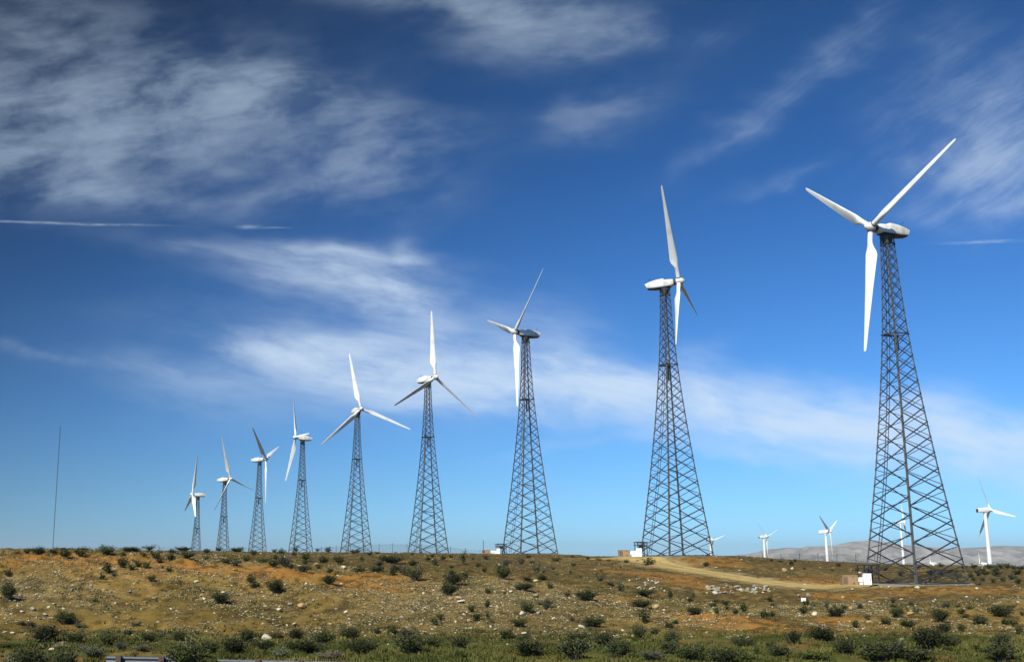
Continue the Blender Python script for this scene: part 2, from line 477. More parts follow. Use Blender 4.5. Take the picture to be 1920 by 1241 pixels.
TRACK_PX = [(1120, 1047.5, 173), (1165, 1047, 168), (1205, 1050, 162), (1270, 1063, 152), (1330, 1073, 145), (1400, 1085, 138), (1470, 1094, 132.5), (1520, 1098, 130), (1580, 1101, 127.8), (1640, 1101, 126)]
TRACK = np.array([(ray(x, y) * Y)[:2] for x, y, Y in TRACK_PX])
def catmull(P, n=14):
    P = np.array(P); Q = np.vstack([2 * P[0] - P[1], P, 2 * P[-1] - P[-2]]); out = []
    for i in range(1, len(Q) - 2):
        for k in range(n):
            t = k / n
            out.append(.5 * ((2 * Q[i]) + (-Q[i - 1] + Q[i + 1]) * t + (2 * Q[i - 1] - 5 * Q[i] + 4 * Q[i + 1] - Q[i + 2]) * t * t + (-Q[i - 1] + 3 * Q[i] - 3 * Q[i + 1] + Q[i + 2]) * t ** 3))
    out.append(Q[-2]); return np.array(out)
TRACK = catmull(TRACK)

def track_dist(X, Y):
    d = np.full(X.shape, 1e9)
    for i in range(0, len(TRACK) - 1, 2):
        a = TRACK[i]; b = TRACK[min(i + 2, len(TRACK) - 1)]; ab = b - a
        t = np.clip(((X - a[0]) * ab[0] + (Y - a[1]) * ab[1]) / (ab @ ab), 0, 1)
        d = np.minimum(d, np.hypot(X - a[0] - t * ab[0], Y - a[1] - t * ab[1]))
    return d

TURB = [  # X, Y, yaw of rotor axis, blade phase
    (55.64, 128.37, 198.1, 65.9), (38.01, 167.56, 336.6, 339.2), (20.64, 208.43, 199.5, 49.7), (2.57, 241.45, 315.7, 0.2),
    (-15.18, 290.79, 296.2, 348.5), (-34.15, 339.52, 201.2, 331.5), (-51.84, 375.08, 347.7, 308.6), (-65.73, 390.32, 335.3, 342.2), (-83.28, 434.47, 201.0, 7.2)]
PITCHED = [-24, 0, -16, -12, -22, 0, 0, -14, 24]     # blade pitch of each machine relative to the moulded setting
TURB_Z = [-2.82, 0.23, 0.64, -2.90, -3.38, -5.49, -8.93, -14.46, -17.26]
TOWER_AZ = 23.5       # the lattice towers share one orientation: a corner of each points this way

def base_z(X, Y):
    X = np.asarray(X, float); Y = np.asarray(Y, float); sh = X.shape
    q = qmap(X.ravel(), Y.ravel()); out = np.empty(len(q))
    for i in range(0, len(q), 60000):
        s = q[i:i + 60000]
        out[i:i + 60000] = _ker(s, _Q) @ _w[:_n] + _w[_n] + s @ _w[_n + 1:]
    return (out * np.maximum(Y.ravel(), 60.0)).reshape(sh)

def ground_z(X, Y):
    X = np.asarray(X, float); Y = np.asarray(Y, float)
    z = base_z(X, Y)
    for (tx, ty, _, _), tz in zip(TURB[:3], TURB_Z[:3]):
        k = 1 - smooth(6.5, 12, np.hypot(X - tx, Y - ty)); z = z * (1 - k) + (tz - .10) * k
    td = track_dist(X, Y)
    flat = smooth(2.5, 6.5, td)
    for (tx, ty, _, _) in TURB[:3]:
        flat = flat * smooth(6.5, 10, np.hypot(X - tx, Y - ty))
    amp = np.clip(Y / 80.0, .6, 12)
    n = .36 * fbm(X / 7.5, Y / 6.0, 3, 3) + .26 * fbm(X / 1.7, Y / 1.7, 3, 11) + .10 * fbm(X / .55, Y / .55, 2, 15)
    gul = np.exp(-((Y - 82) / 9.0) ** 2) * (.55 * vnoise(X / 5.5 + .06 * Y, Y / 26.0, 21))    # rills down the bank
    return z + flat * (n * np.where(Y < 110, 1.0, np.clip(1 - (Y - 110) / 60, .45, 1)) + gul * (X < 30)) - .12 * (1 - smooth(3.2, 4.6, td))

def hit(x, y, ymin=44.0, ymax=230.0):
    """first ground point seen at a photo pixel"""
    d = ray(x, y)
    Ys = np.concatenate([np.arange(ymin, 120, .25), np.arange(120, ymax, .5)])
    z = ground_z(d[0] * Ys, Ys)
    below = np.nonzero(d[2] * Ys < z)[0]
    if len(below) == 0: return None
    Y = Ys[below[0]]
    return np.array([d[0] * Y, Y, float(z[below[0]])])

# soil patches: photo pixel, radius across (m), radius in depth (m), weight
ORANGE = [(150, 1047, 6, 3, .5), (440, 1064, 5, 3, .5), (600, 1078, 5, 3, .6), (690, 1090, 4, 4, .45), (250, 1072, 4, 3, .2), (120, 1062, 4, 3, .25), (75, 1043, 4, 3, .9), (20, 1050, 3, 3, .6), (190, 1053, 4, 3, .55), (330, 1062, 5, 2.4, .95), (375, 1066, 3, 2.2, .8), (260, 1060, 3, 2.5, .5), (517, 1070, 5, 2.6, .9), (560, 1080, 4, 3, .5),
          (655, 1083, 5, 3, .9), (717, 1086, 4, 2.5, .8), (740, 1098, 3, 3, .4), (1247, 1082, 5, 7, .8), (1290, 1094, 4, 6, .95), (1170, 1072, 4, 5, .55), (1347, 1160, 3.4, 4, .95), (1330, 1154, 3, 3, .6), (1390, 1170, 2.5, 3, .5),
          (1165, 1122, 3, 3, .45), (1552, 1115, 3.2, 5, .75), (1580, 1163, 2.2, 2.4, .8), (1635, 1168, 2, 2, .6), (1520, 1091, 6, 6, .65), (1560, 1088, 4, 8, .5), (1765, 1106, 8, 7, .45), (1860, 1110, 6, 6, .35), (1500, 1180, 4, 3, .35), (1330, 1048, 6, 5, .5)]
_OR = []
for (x, y, rx, ry, w) in ORANGE:
    h = hit(x, y)
    if h is not None: _OR.append((h[0], h[1], rx, ry, w))
GREYP = [(900, 1120, 8, 8, .5), (1080, 1132, 9, 8, .45), (830, 1100, 7, 6, .35), (20, 1090, 4, 2.5, .8), (765, 1150, 5, 5, .6), (1010, 1185, 5, 4, .5), (60, 1115, 3.5, 4, .55), (90, 1130, 5, 4, .4), (1190, 1095, 4, 8, .5), (1750, 1128, 8, 6, .35), (1600, 1130, 8, 5, .4)]
_GR = []
for (x, y, rx, ry, w) in GREYP:
    h = hit(x, y)
    if h is not None: _GR.append((h[0], h[1], rx, ry, w))

def soil(X, Y, Z):
    n1 = fbm(X / 9.0, Y / 7.0, 4, 40); n2 = fbm(X / 2.2, Y / 2.2, 3, 50)
    n3 = fbm(X / .7, Y / .7, 3, 57)
    bank = np.array([1, 1.05, 1.02]) * np.array([0.1372, 0.0826, 0.0181]); sand = np.array([0.1891, 0.1179, 0.0286]); plat = np.array([0.0742, 0.0497, 0.0115]); olive = np.array([0.0593, 0.0454, 0.0094])
    orange = np.array([0.2447, 0.1105, 0.0188]); grass = np.array([.055, .062, .010]); grey = np.array([0.1075, 0.0794, 0.0307]); dirt = np.array([0.0890, 0.0546, 0.0146])
    def mixc(c, d, m): return c * (1 - m[:, None]) + d[None] * m[:, None]
    c = np.tile(bank, (len(X), 1))
    c = mixc(c, sand, smooth(.0, .45, n1 + .4 * n2) * .6)
    c = mixc(c, olive, smooth(-.05, .4, -n1 + .5 * n2) * .45)
    t = X / np.maximum(Y, 60)
    crest = 94 + 3 * n1 + np.where(t > .2, 4, 0)
    c = mixc(c, plat, smooth(crest - 1, crest + 6, Y) * (.80 + .2 * smooth(-.3, .3, n2)))
    c = mixc(c, sand, smooth(crest, crest + 5, Y) * smooth(.18, .42, n2 + .3 * n1) * .55)
    for (ox, oy, rx, ry, w) in _GR:
        c = mixc(c, grey, np.clip(w * 1.2 * np.exp(-(((X - ox) / rx) ** 2 + ((Y - oy) / ry) ** 2)) + .4 * n2 * w, 0, 1) * np.exp(-.3 * (((X - ox) / rx) ** 2 + ((Y - oy) / ry) ** 2)))
    for (ox, oy, rx, ry, w) in _OR:
        q = ((X - ox) / rx) ** 2 + ((Y - oy) / ry) ** 2
        c = mixc(c, orange, np.clip(w * 1.1 * smooth(.18, .72, np.exp(-.8 * q) + .5 * n2 + .25 * n3), 0, 1) * np.exp(-.22 * q))
    c = mixc(c, np.array([0.0408, 0.0286, 0.0070]), smooth(.08, .38, n3 + .35 * n2) * .75)
    c = mixc(c, np.array([0.2299, 0.1521, 0.0471]), smooth(.12, .42, -n3 + .3 * n1) * .45)
    foot = 70.5 + 5 * n1 + 2 * n2
    g = 1 - smooth(foot - 4, foot + 1, Y)
    c = mixc(c, dirt, g * .6)
    gm = 1 - smooth(foot - 3, foot + 2.5, Y + 2 * n2)
    c = mixc(c, grass, gm * smooth(-.30, .18, n2 * .8 + n1 * .6 + np.where(t > -.1, .12, -.14)))
    c = mixc(c, np.array([0.1187, 0.0931, 0.0261]), gm * smooth(.1, .4, fbm(X / 3.1, Y / 2.0, 3, 77)) * .7)
    td = track_dist(X, Y)
    c = mixc(c, np.array([.275, .205, .088]), (1 - smooth(2.4, 6.0, td + 3.0 * n2 + 1.5 * n1)) * .8)
    far = smooth(230, 400, Y)
    c = mixc(c, np.array([0.1261, 0.0839, 0.0297]), far)
    return np.clip(c, .01, 1)

def build_ground():
    rows = np.concatenate([np.arange(-80, 46, 6.0), np.arange(46, 100, .24), np.arange(100, 130, .4), np.arange(130, 215, .8), 215 * 1.035 ** np.arange(0, 118)])
    ta = np.concatenate([np.linspace(-1.1, -.46, 40, endpoint=False), np.linspace(-.46, .64, 620, endpoint=False), np.linspace(.64, 1.25, 40)])
    Yg, Tg = np.meshgrid(rows, ta, indexing='ij')
    Xg = Tg * np.maximum(Yg, 60.0)
    Zg = ground_z(Xg, Yg)
    V = np.stack([Xg.ravel(), Yg.ravel(), Zg.ravel()], 1)
    nr, nc = Xg.shape
    i = (np.arange(nr - 1)[:, None] * nc + np.arange(nc - 1)[None, :]).ravel()
    Fq = np.stack([i, i + 1, i + nc + 1, i + nc], 1)
    col = soil(V[:, 0], V[:, 1], V[:, 2])
    o = obj('ground', mesh_np('ground', V, Fq, M['ground'], True, col=col))
    o['kind'] = 'structure'
build_ground()

def build_track():
    n = len(TRACK); d = np.gradient(TRACK, axis=0); d /= np.linalg.norm(d, axis=1)[:, None]
    nrm = np.stack([-d[:, 1], d[:, 0]], 1)
    offs = np.linspace(-1, 1, 13)
    V = []; C = []
    for k in range(n):
        wl = 2.9 + .5 * fbm(np.array([k * .17]), np.array([0.2703]), 2, 5)[0]
        for o_ in offs:
            p = TRACK[k] + nrm[k] * o_ * (wl + .9 * fbm(np.array([k * .33 + 40 * (o_ > 0)]), np.array([1.8020]), 3, 6)[0])
            rut = -.03 * math.exp(-((abs(o_) - .45) / .16) ** 2)
            V.append((p[0], p[1], rut + (.05 - .11 * max(0, abs(o_) - .8) / .2)))
            edge = max(0, abs(o_) - .7) / .3
            m = .5 + .5 * math.exp(-((abs(o_) - .45) / .2) ** 2)
            C.append(np.array([0.3334, 0.2379, 0.0855]) * (1 - edge * .35) * (.74 + .36 * m))
    V = np.array(V); V[:, 2] += ground_z(V[:, 0], V[:, 1]) + .10
    C = np.array(C) * (1 + .25 * fbm(V[:, 0] / 1.5, V[:, 1] / 1.5, 3, 8))[:, None]
    m_ = len(offs)
    i = (np.arange(n - 1)[:, None] * m_ + np.arange(m_ - 1)[None, :]).ravel()
    o = obj('dirt_track', mesh_np('dirt_track', V, np.stack([i, i + 1, i + m_ + 1, i + m_], 1)[:, ::-1], M['ground'], True, col=C))
    o['kind'] = 'structure'
build_track()

def build_highway():
    b = MB(); b.box(-260, 320, 30, 44.5, -5.3, -5.02)
    o = obj('highway', b.mesh('highway', M['asphalt'])); o['kind'] = 'structure'
build_highway()

# ------------------------------------------------------------------ far mountains
def build_mountains():
    D = 7600.0
    prof = [(1100, 1062), (1340, 1042), (1400, 1038), (1440, 1029), (1500, 1026), (1540, 1022), (1565, 1021), (1600, 1014), (1640, 1012), (1680, 1019), (1730, 1025), (1780, 1027.5), (1830, 1025), (1880, 1022), (1920, 1024), (2000, 1018), (2150, 1012), (2400, 1020), (2800, 1030)]
    xs = np.array([ray(x, y)[0] * D for x, y in prof]); zs = np.array([ray(x, y)[2] * D for x, y in prof])
    X = np.linspace(xs[0], xs[-1], 620); Yr = np.linspace(D - 2300, D + 900, 130)
    YY, XX = np.meshgrid(Yr, X, indexing='ij')
    top = np.interp(XX * D / YY, xs, zs) + 6 * fbm(XX / 160, XX * 0, 3, 90)
    s = np.clip((YY - (D - 2300)) / 2300, 0, 1.4)
    shape = np.where(s <= 1, s ** 1.15, 1 - (s - 1) * 1.2)
    basez = -60
    rid = 1 - np.abs(2 * vnoise(XX / 420 + .8 * fbm(XX / 700, YY / 700, 2, 66), YY / 1500, 61))
    rid2 = 1 - np.abs(2 * vnoise(XX / 130 + .5 * fbm(XX / 300, YY / 300, 2, 67), YY / 500, 62))
    fade = np.clip(s * 2.2, 0, 1) * np.clip((1.02 - s) * 4, 0.0, 1)
    Z = basez + (top * (YY / D) - basez) * shape + fade * (75 * (rid - .75) + 34 * (rid2 - .75) + 16 * fbm(XX / 60, YY / 60, 3, 63)) * np.clip((top - basez) / 90, .2, 1.2)
    V = np.stack([XX.ravel(), YY.ravel(), Z.ravel()], 1)
    n = fbm(V[:, 0] / 260, V[:, 1] / 260, 4, 71)
    c = np.array([.24, .222, .188])[None] * (1 + .5 * n)[:, None]
    pale = smooth(.02, .34, fbm(V[:, 0] / 75, V[:, 1] / 200, 4, 72)); c = c * (1 - .32 * smooth(.0, .3, fbm(V[:, 0] / 55 + 9, V[:, 1] / 160, 3, 74)))[:, None]
    c = c * (1 - .5 * pale[:, None]) + np.array([.37, .335, .28])[None] * .5 * pale[:, None]
    nr, nc = XX.shape
    i = (np.arange(nr - 1)[:, None] * nc + np.arange(nc - 1)[None, :]).ravel()
    o = obj('mountains', mesh_np('mountains', V, np.stack([i, i + 1, i + nc + 1, i + nc], 1), M['mount'], True, col=c))
    o['kind'] = 'structure'
build_mountains()

# ------------------------------------------------------------------ wind turbines
def blade_mesh(name, Rr, root_d, cmax, ctip, mat, ns=26, npt=18):
    """blade along +Z, leading edge +X, rotor axis +Y"""
    st = np.concatenate([[0, .03, .06, .09, .12, .15, .18, .21, .25], np.linspace(.3, .96, ns - 12), [.98, .993, 1.0]])
    rings = []
    for s in st:
        if s < .06: c = root_d; th = root_d; bl = 0
        else:
            bl = smooth(.05, .21, s)
            c_aero = cmax + (ctip - cmax) * ((s - .21) / .79) ** .95 if s > .21 else cmax
            c = root_d * (1 - bl) + c_aero * bl
            th = root_d * (1 - bl) + c_aero * (.24 - .11 * max(0, s - .2) / .8) * bl
        if s > .97: k = math.sqrt(max(0, 1 - ((s - .97) / .0305) ** 2)); c *= .25 + .75 * k; th *= .2 + .8 * k
        tw = R(15) * (1 - min(1, s / .9)) ** 1.2 + R(37)
        tw *= bl
        ring = []
        for i in range(npt):
            a = 2 * math.pi * i / npt
            xe = math.cos(a)                     # +1 leading, -1 trailing
            ci = (xe * root_d / 2, math.sin(a) * root_d / 2)
            xc = (1 - xe) / 2
            yt = 5 * (.2969 * math.sqrt(xc) - .126 * xc - .3516 * xc ** 2 + .2843 * xc ** 3 - .1036 * xc ** 4) * th
            ae = ((.32 - xc) * c, (1 if math.sin(a) >= 0 else -1) * yt + .02 * c * math.sin(math.pi * xc))
            x = ci[0] * (1 - bl) + ae[0] * bl; y = ci[1] * (1 - bl) + ae[1] * bl
            ring.append((x * math.cos(tw) + y * math.sin(tw), -x * math.sin(tw) + y * math.cos(tw), s * Rr))
        rings.append(ring)
    b = MB(); b.rings(rings)
    return b.mesh(name, mat, True)

def superring(x, hw, zb, zt, yc=0, n=20, e=3.2):
    out = []
    zc = (zb + zt) / 2; hh = (zt - zb) / 2
    for i in range(n):
        a = 2 * math.pi * (i + .5) / n
        c, s_ = math.cos(a), math.sin(a)
        out.append((x, yc + hw * math.copysign(abs(c) ** (2 / e), c), zc + hh * math.copysign(abs(s_) ** (2 / e), s_)))
    return out

def revolve_x(b, prof, n=24):
    rings = [[(x, r * math.cos(2 * math.pi * i / n), r * math.sin(2 * math.pi * i / n)) for i in range(n)] for x, r in prof]
    b.rings(rings)

TH = 40.0
def prof_w(s):      # half diagonal of the lattice tower at height fraction s
    return 5.35 * np.interp(s, [0, .15, .3, .48, .6, .72, .86, 1], [1, .815, .637, .455, .35, .258, .185, .142])

def lattice_parts(root):
    az = R(TOWER_AZ)
    dirs = []
    for k in range(4):      # back, right, front, left corners
        a = az + k * math.pi / 2
        dirs.append((math.sin(a), math.cos(a)))
    def node(k, z):
        h = float(prof_w(z / TH)); return Vector((dirs[k % 4][0] * h, dirs[k % 4][1] * h, z))
    zs = [0.0]
    while zs[-1] < TH - .5: zs.append(zs[-1] + 2.2 - .030 * zs[-1])
    zs = [z * TH / zs[-1] for z in zs]
    nz = len(zs) - 1
    LV = min(range(len(zs)), key=lambda i: abs(zs[i] - TH * .715))
    def zl(k):
        k = min(max(k, 0.0), nz); i = min(int(k), nz - 1); return zs[i] + (zs[i + 1] - zs[i]) * (k - i)
    def brace(c_l, c_r, k0, k1):
        # the part of a brace that lies between the first and the last level
        t0, t1 = 0.0, 1.0
        for lim in (0.0, float(nz)):
            if (k0 - lim) * (k1 - lim) < 0:
                t = (lim - k0) / (k1 - k0)
                if (k0 < lim) == (lim == 0.0): t0 = t
                else: t1 = t
        if max(k0, k1) <= 0 or min(k0, k1) >= nz: return None
        z0, z1 = zl(k0 + (k1 - k0) * t0), zl(k0 + (k1 - k0) * t1)
        return node(c_l, z0).lerp(node(c_r, z0), t0), node(c_l, z1).lerp(node(c_r, z1), t1)
    # legs: rolled angle sections, a mesh of its own each
    kk = [0, .15, .3, .48, .6, .72, .86, 1]
    for k in range(4):
        b = MB()
        zz = [z for z in zs]
        for i in range(len(zz) - 1):
            p, q = node(k, zz[i]), node(k, zz[i + 1])
            w = .21 - .07 * zz[i] / TH
            inw = -Vector((*dirs[k], 0)); t1 = Vector((*dirs[(k + 1) % 4], 0)); 
            e1 = (inw + t1).normalized(); e2 = (inw - t1).normalized()
            for e, f in ((e1, e2), (e2, e1)):
                a0 = f * .022
                vs = [p, p + e * w, p + e * w + a0, p + a0, q, q + e * w, q + e * w + a0, q + a0]
                b.add(vs, [(0, 1, 2, 3), (7, 6, 5, 4), (0, 4, 5, 1), (1, 5, 6, 2), (2, 6, 7, 3), (3, 7, 4, 0)])
        o = obj('tower_leg', b.mesh('tower_leg', M['galv']), root)
        fb = MB(); p = node(k, 0); fb.box(p.x - .3, p.x + .3, p.y - .3, p.y + .3, -.28, .02)
        obj('base_plate', fb.mesh('base_plate', M['concrete']), o)
    for k in range(4):      # one lattice of crossing braces per tower face
        b = MB()
        c0, c1 = k, (k + 1) % 4
        outn = Vector((dirs[c0][0] + dirs[c1][0], dirs[c0][1] + dirs[c1][1], 0)).normalized()
        # seen from outside, corner c1 lies to the left: the heavy brace climbs one and a half levels, the light one drops half a level
        ph = (.5, .88, 0.0, .25)[c1]          # neighbouring faces meet a leg half a level apart
        for i in range(-2, nz + 2):
            k0 = i + ph
            wh = .15 - .045 * zl(k0) / TH
            wl = .08 - .022 * zl(k0) / TH
            e = brace(c1, c0, k0, k0 + 1.27)
            if e: b.bar(e[0] + outn * .03, e[1] + outn * .03, wh, .03, outn)
            e = brace(c1, c0, k0, k0 - .73)
            if e: b.bar(e[0] - outn * .04, e[1] - outn * .04, wl, .03, outn)
        for z in (.06, zs[LV], zs[-2], TH - .08):
            b.bar(node(c0, z) + outn * .075, node(c1, z) + outn * .075, .10, .04, outn)
        obj('bracing', b.mesh('bracing', M['galv_dark']), root)
    # ladder on the face left of the back corner
    b = MB()
    def lad(z, s):
        f = .2 + .3 * z / TH
        p = node(3, z).lerp(node(0, z), f); t = (node(0, z) - node(3, z)).normalized()
        return p - Vector((p.x, p.y, 0)).normalized() * .12 + t * s
    zz = np.linspace(.3, TH - .6, 40)
    for s in (-.2, .2):
        for i in range(len(zz) - 1): b.bar(lad(zz[i], s), lad(zz[i + 1], s), .06)
    for z in np.arange(.5, TH - .6, .4): b.bar(lad(z, -.2), lad(z, .2), .03)
    obj('ladder', b.mesh('ladder', M['galv_dark']), root)
    # rest platform part-way up, with the hoist box under it
    b = MB(); zp = zs[LV]
    c = [node(k, zp + .08) * 1 for k in range(4)]
    b.bar(c[0], c[2], .16, .08); b.bar(c[1], c[3], .16, .08)
    m1 = c[3].lerp(c[0], .5); m2 = c[0]
    b.bar(c[3], c[0], .5, .05, (0, 0, 1))
    for s in (.3, .7):
        p = c[3].lerp(c[0], s); b.bar(p + Vector((0, 0, .02)), p + Vector((0, 0, 1.0)), .05)
    q = (c[0] + c[2]) * .5
    b.box(q.x - .16, q.x + .10, q.y - .16, q.y + .1, zp - 2.3, zp - .2); b.bar(q + Vector((.3, .1, -.1)), q + Vector((.3, .1, -2.0)), .09)
    obj('rest_platform', b.mesh('rest_platform', M['dark']), root)
    b = MB(); z = TH * .31
    b.bar(node(2, z), node(0, z), .16, .12)
    obj('cross_strut', b.mesh('cross_strut', M['dark']), root)
    b = MB()
    b.tube((0, 0, TH - .95), (0, 0, TH - .25), .42, .66, 20); b.tube((0, 0, TH - .25), (0, 0, TH + .02), .72, .72, 20); b.tube((0, 0, TH + .02), (0, 0, TH + .22), .62, .62, 20)
    cc = [node(k, TH - .95) for k in range(4)]
    for k in range(4): b.bar(cc[k], Vector((0, 0, TH - .5)), .12)
    obj('yaw_collar', b.mesh('yaw_collar', M['dark'], True), root)

def nacelle_mesh():
    b = MB()
    # canopy: slanted transom at the tail, a step down to the neck behind the rotor
    st = [(-3.45, .66, .40, 1.26, .20), (-3.38, .74, .32, 1.34, .20), (-2.4, .90, .16, 1.60, .12), (-1.3, .98, .08, 1.78, .05), (-.3, 1.0, .06, 1.84, 0), (.02, .99, .06, 1.83, 0), (.22, .84, .10, 1.60, 0), (.9, .80, .16, 1.56, 0), (1.5, .72, .26, 1.52, 0), (1.85, .58, .40, 1.42, 0)]
    rings = []
    for x, hw, zb, zt, sl in st:
        rings.append([(px_ - sl * (pz - .8) / .5, py, pz) for px_, py, pz in superring(x, hw, zb, zt, e=4.5, n=28)])
    b.rings(rings)
    return b.mesh('nacelle', M['nacelle'], True)

HUBX = 2.2
def nacelle_parts(root):
    n = obj('nacelle', nacelle_mesh(), root)
    b = MB()
    b.rings([superring(x, hw, zb, zt, e=2.6) for x, hw, zb, zt in [(-3.2, .70, .24, .50), (-1.8, .985, .03, .34), (.2, .99, .02, .30), (1.2, .72, .10, .34)]])
    obj('bedplate', b.mesh('bedplate', M['dark'], True), n)
    b = MB(); b.tube((-2.7, .1, 1.6), (-2.7, .1, 2.35), .025, n=6); b.tube((-2.7, -.15, 2.3), (-2.7, .4, 2.3), .02, n=6); b.tube((-2.7, .4, 2.3), (-2.7, .4, 2.45), .05, n=8)
    obj('wind_vane', b.mesh('wind_vane', M['dark']), n)
    b = MB(); b.tube((1.78, 0, .92), (2.12, 0, .92), .50, .56, 24)
    obj('shaft_seal', b.mesh('shaft_seal', M['dark'], True), n)
    return n

def hub_mesh():
    b = MB()
    revolve_x(b, [(-.44, .40), (-.38, .50), (-.18, .56), (.20, .56), (.42, .50), (.64, .37), (.80, .20), (.86, .05)])
    return b.mesh('rotor_hub', M['nacelle'], True)
BLADE = blade_mesh('blade', 14.8 - .36, .62, 1.42, .34, M['white'])
def seal_mesh():
    b = MB(); b.tube((0, 0, .16), (0, 0, .26), .35, .35, 20); return b.mesh('root_seal', M['dark'], True)

def yaw_matrix(psi, tilt=4.0):
    return Matrix.Rotation(psi, 4, 'Z') @ Matrix.Rotation(-R(tilt), 4, 'Y')

def blade_matrix(phi, r0):
    # hub frame: +X rotor axis. fit convention: dir = cos(phi) u + sin(phi) s, s = +Y side, u = up
    d = Vector((0, math.sin(phi), math.cos(phi)))
    m = d.cross(Vector((1, 0, 0)))               # leading edge
    y = d.cross(m)                               # blade local Y
    mat = Matrix((( m.x, y.x, d.x, d.x * r0), (m.y, y.y, d.y, d.y * r0), (m.z, y.z, d.z, d.z * r0), (0, 0, 0, 1)))
    return mat

T_LABEL = [
    'tallest lattice turbine at right, blade pointing straight down beside its tower, white cabinets at foot',
    'lattice turbine second from right, nacelle pointing left, one long blade upright, brown box at foot',
    'third lattice turbine from right, thin blade raised to the right and one hanging down',
    'lattice turbine with one blade straight up and a dark blade slanting down right',
    'fifth lattice turbine from left, spread blades in front of the white cloud',
    'fourth lattice turbine from left, nacelle tail to the right, blade hanging down left',
    'third lattice turbine from left, grey blade leaning up left and short bright blade right',
    'second lattice turbine from left, blades spread wide, grey blade slanting down right',
    'leftmost and smallest looking lattice turbine, upright blade and two short lower blades']

def build_turbines():
    proto = None; hubm = hub_mesh(); seal = seal_mesh()
    for i, (X, Y, yaw, ph) in enumerate(TURB):
        loc = (X, Y, TURB_Z[i])
        if proto is None:
            root = proto = thing('wind_turbine', loc)
            lattice_parts(root)
            nac = nacelle_parts(root)
            hub = obj('rotor_hub', hubm, root)
            for k in range(3):
                bl = obj('blade', BLADE, hub)
            # dark seal rings at the blade roots
            for k in range(3): obj('root_seal', seal, hub)
        else:
            root = copy_tree(proto); root.location = loc
        tag(root, T_LABEL[i], 'wind turbine', 'lattice tower wind turbines in a row')
        psi = R(yaw)
        for c in root.children:
            nm = c.name.split('.')[0]
            if nm == 'nacelle': c.matrix_local = Matrix.Translation((0, 0, TH + .03)) @ yaw_matrix(psi) @ Matrix.Diagonal((.80, .84, .82, 1))
            if nm == 'rotor_hub':
                Ym = yaw_matrix(psi)
                ax = Ym @ Vector((1, 0, 0))
                c.matrix_local = Matrix.Translation(Vector((0, 0, TH + .80)) + ax * HUBX) @ Ym
                k = ks = 0
                for bb in c.children:
                    if bb.name.startswith('blade'):
                        bb.matrix_local = blade_matrix(R(ph) + k * 2 * math.pi / 3, .36) @ Matrix.Rotation(R(-PITCHED[i]), 4, 'Z'); k += 1
                    elif bb.name.startswith('root_seal'):
                        bb.matrix_local = blade_matrix(R(ph) + ks * 2 * math.pi / 3, .36); ks += 1
build_turbines()

# distant tubular turbines
FAR = [  # X, Y, base z, yaw, phase, hub height, rotor radius, label
    (360.09, 1401.98, -31.05, 25.1, 284.7, 50, 23.5, 'distant white tubular turbine half hidden behind the foot of the second tall lattice tower'),
    (367.17, 1209.52, -30.19, 13.8, 48.0, 50, 23.5, 'distant white tubular turbine standing alone just right of the second tall lattice tower'),
    (357.22, 998.51, -29.52, 319.5, 304.2, 50, 23.5, 'distant white turbine with a dark blade, before the mountain left of the nearest tower'),
    (522.01, 1231.48, -14.31, 337.3, 19.6, 50, 23.5, 'distant white tubular turbine seen through the bracing of the nearest lattice tower'),
    (368.74, 739.20, -21.32, 9.7, 17.4, 50, 23.5, 'white tubular turbine at the right edge, largest of the distant ones, bright blade pointing right'),
]
def far_turbine(X, Y, zb, yaw, ph, H, Rr, label):
    zg = float(ground_z(np.array([X]), np.array([Y]))[0])
    root = thing('tubular_wind_turbine', (X, Y, min(zb, zg)))
    H = zb + H - min(zb, zg)
    k = Rr / 23.5
    tag(root, label, 'wind turbine', 'distant white tubular turbines')
    b = MB(); b.rings([[(r * math.cos(2 * math.pi * i / 28), r * math.sin(2 * math.pi * i / 28), z) for i in range(28)] for z, r in ((-.5, 1.55 * k), (H * .5, 1.3 * k), (H, 1.0 * k))])
    obj('tower', b.mesh('tower', M['white_far'], True), root)
    n_ = MB(); n_.rings([superring(x * k, hw * k, zb_ * k, zt * k, e=5) for x, hw, zb_, zt in [(-5.3, 1.2, .35, 2.9), (-5.2, 1.45, .15, 3.1), (1.6, 1.5, .05, 3.2), (2.7, 1.2, .4, 2.8)]])
    nac = obj('nacelle', n_.mesh('nacelle', M['white_far'], True), root, Matrix.Translation((0, 0, H + .02)) @ yaw_matrix(R(yaw)))
    g = MB(); g.box(-5.45 * k, -5.28 * k, -1.0 * k, 1.0 * k, .6 * k, 2.6 * k); g.bar((-5.0 * k, .3, 3.0 * k), (-5.0 * k, .3, 4.1 * k), .12 * k)
    obj('rear_vent', g.mesh('rear_vent', M['dark']), nac)
    hb = MB(); revolve_x(hb, [(-1.2 * k, 1.05 * k), (-.6 * k, 1.25 * k), (.6 * k, 1.2 * k), (1.3 * k, .8 * k), (1.7 * k, .15 * k)])
    Ym = yaw_matrix(R(yaw)); ax = Ym @ Vector((1, 0, 0))
    hub = obj('rotor_hub', hb.mesh('rotor_hub', M['white_far'], True), root, Matrix.Translation(Vector((0, 0, H + 1.5 * k)) + ax * 4.0 * k) @ Ym)
    bm_ = FARBLADE if abs(k - 1) < .01 else blade_mesh('small_blade', Rr - .5 * k, 1.1 * k, 2.1 * k, .6 * k, M['white_far'])
    for j in range(3): obj('blade', bm_, hub, blade_matrix(R(ph) + j * 2 * math.pi / 3, .5 * k))
FARBLADE = blade_mesh('far_blade', 23.0, 1.2, 2.3, .6, M['white_far'])
for a in FAR: far_turbine(*a)
p = ray(1749, 1056.5) * 640; far_turbine(p[0], p[1], p[2] - 25.5, 200, 355, 25, 9.5, 'tiny distant turbine sunk behind the ridge, upright thin blade right of the nearest tower')
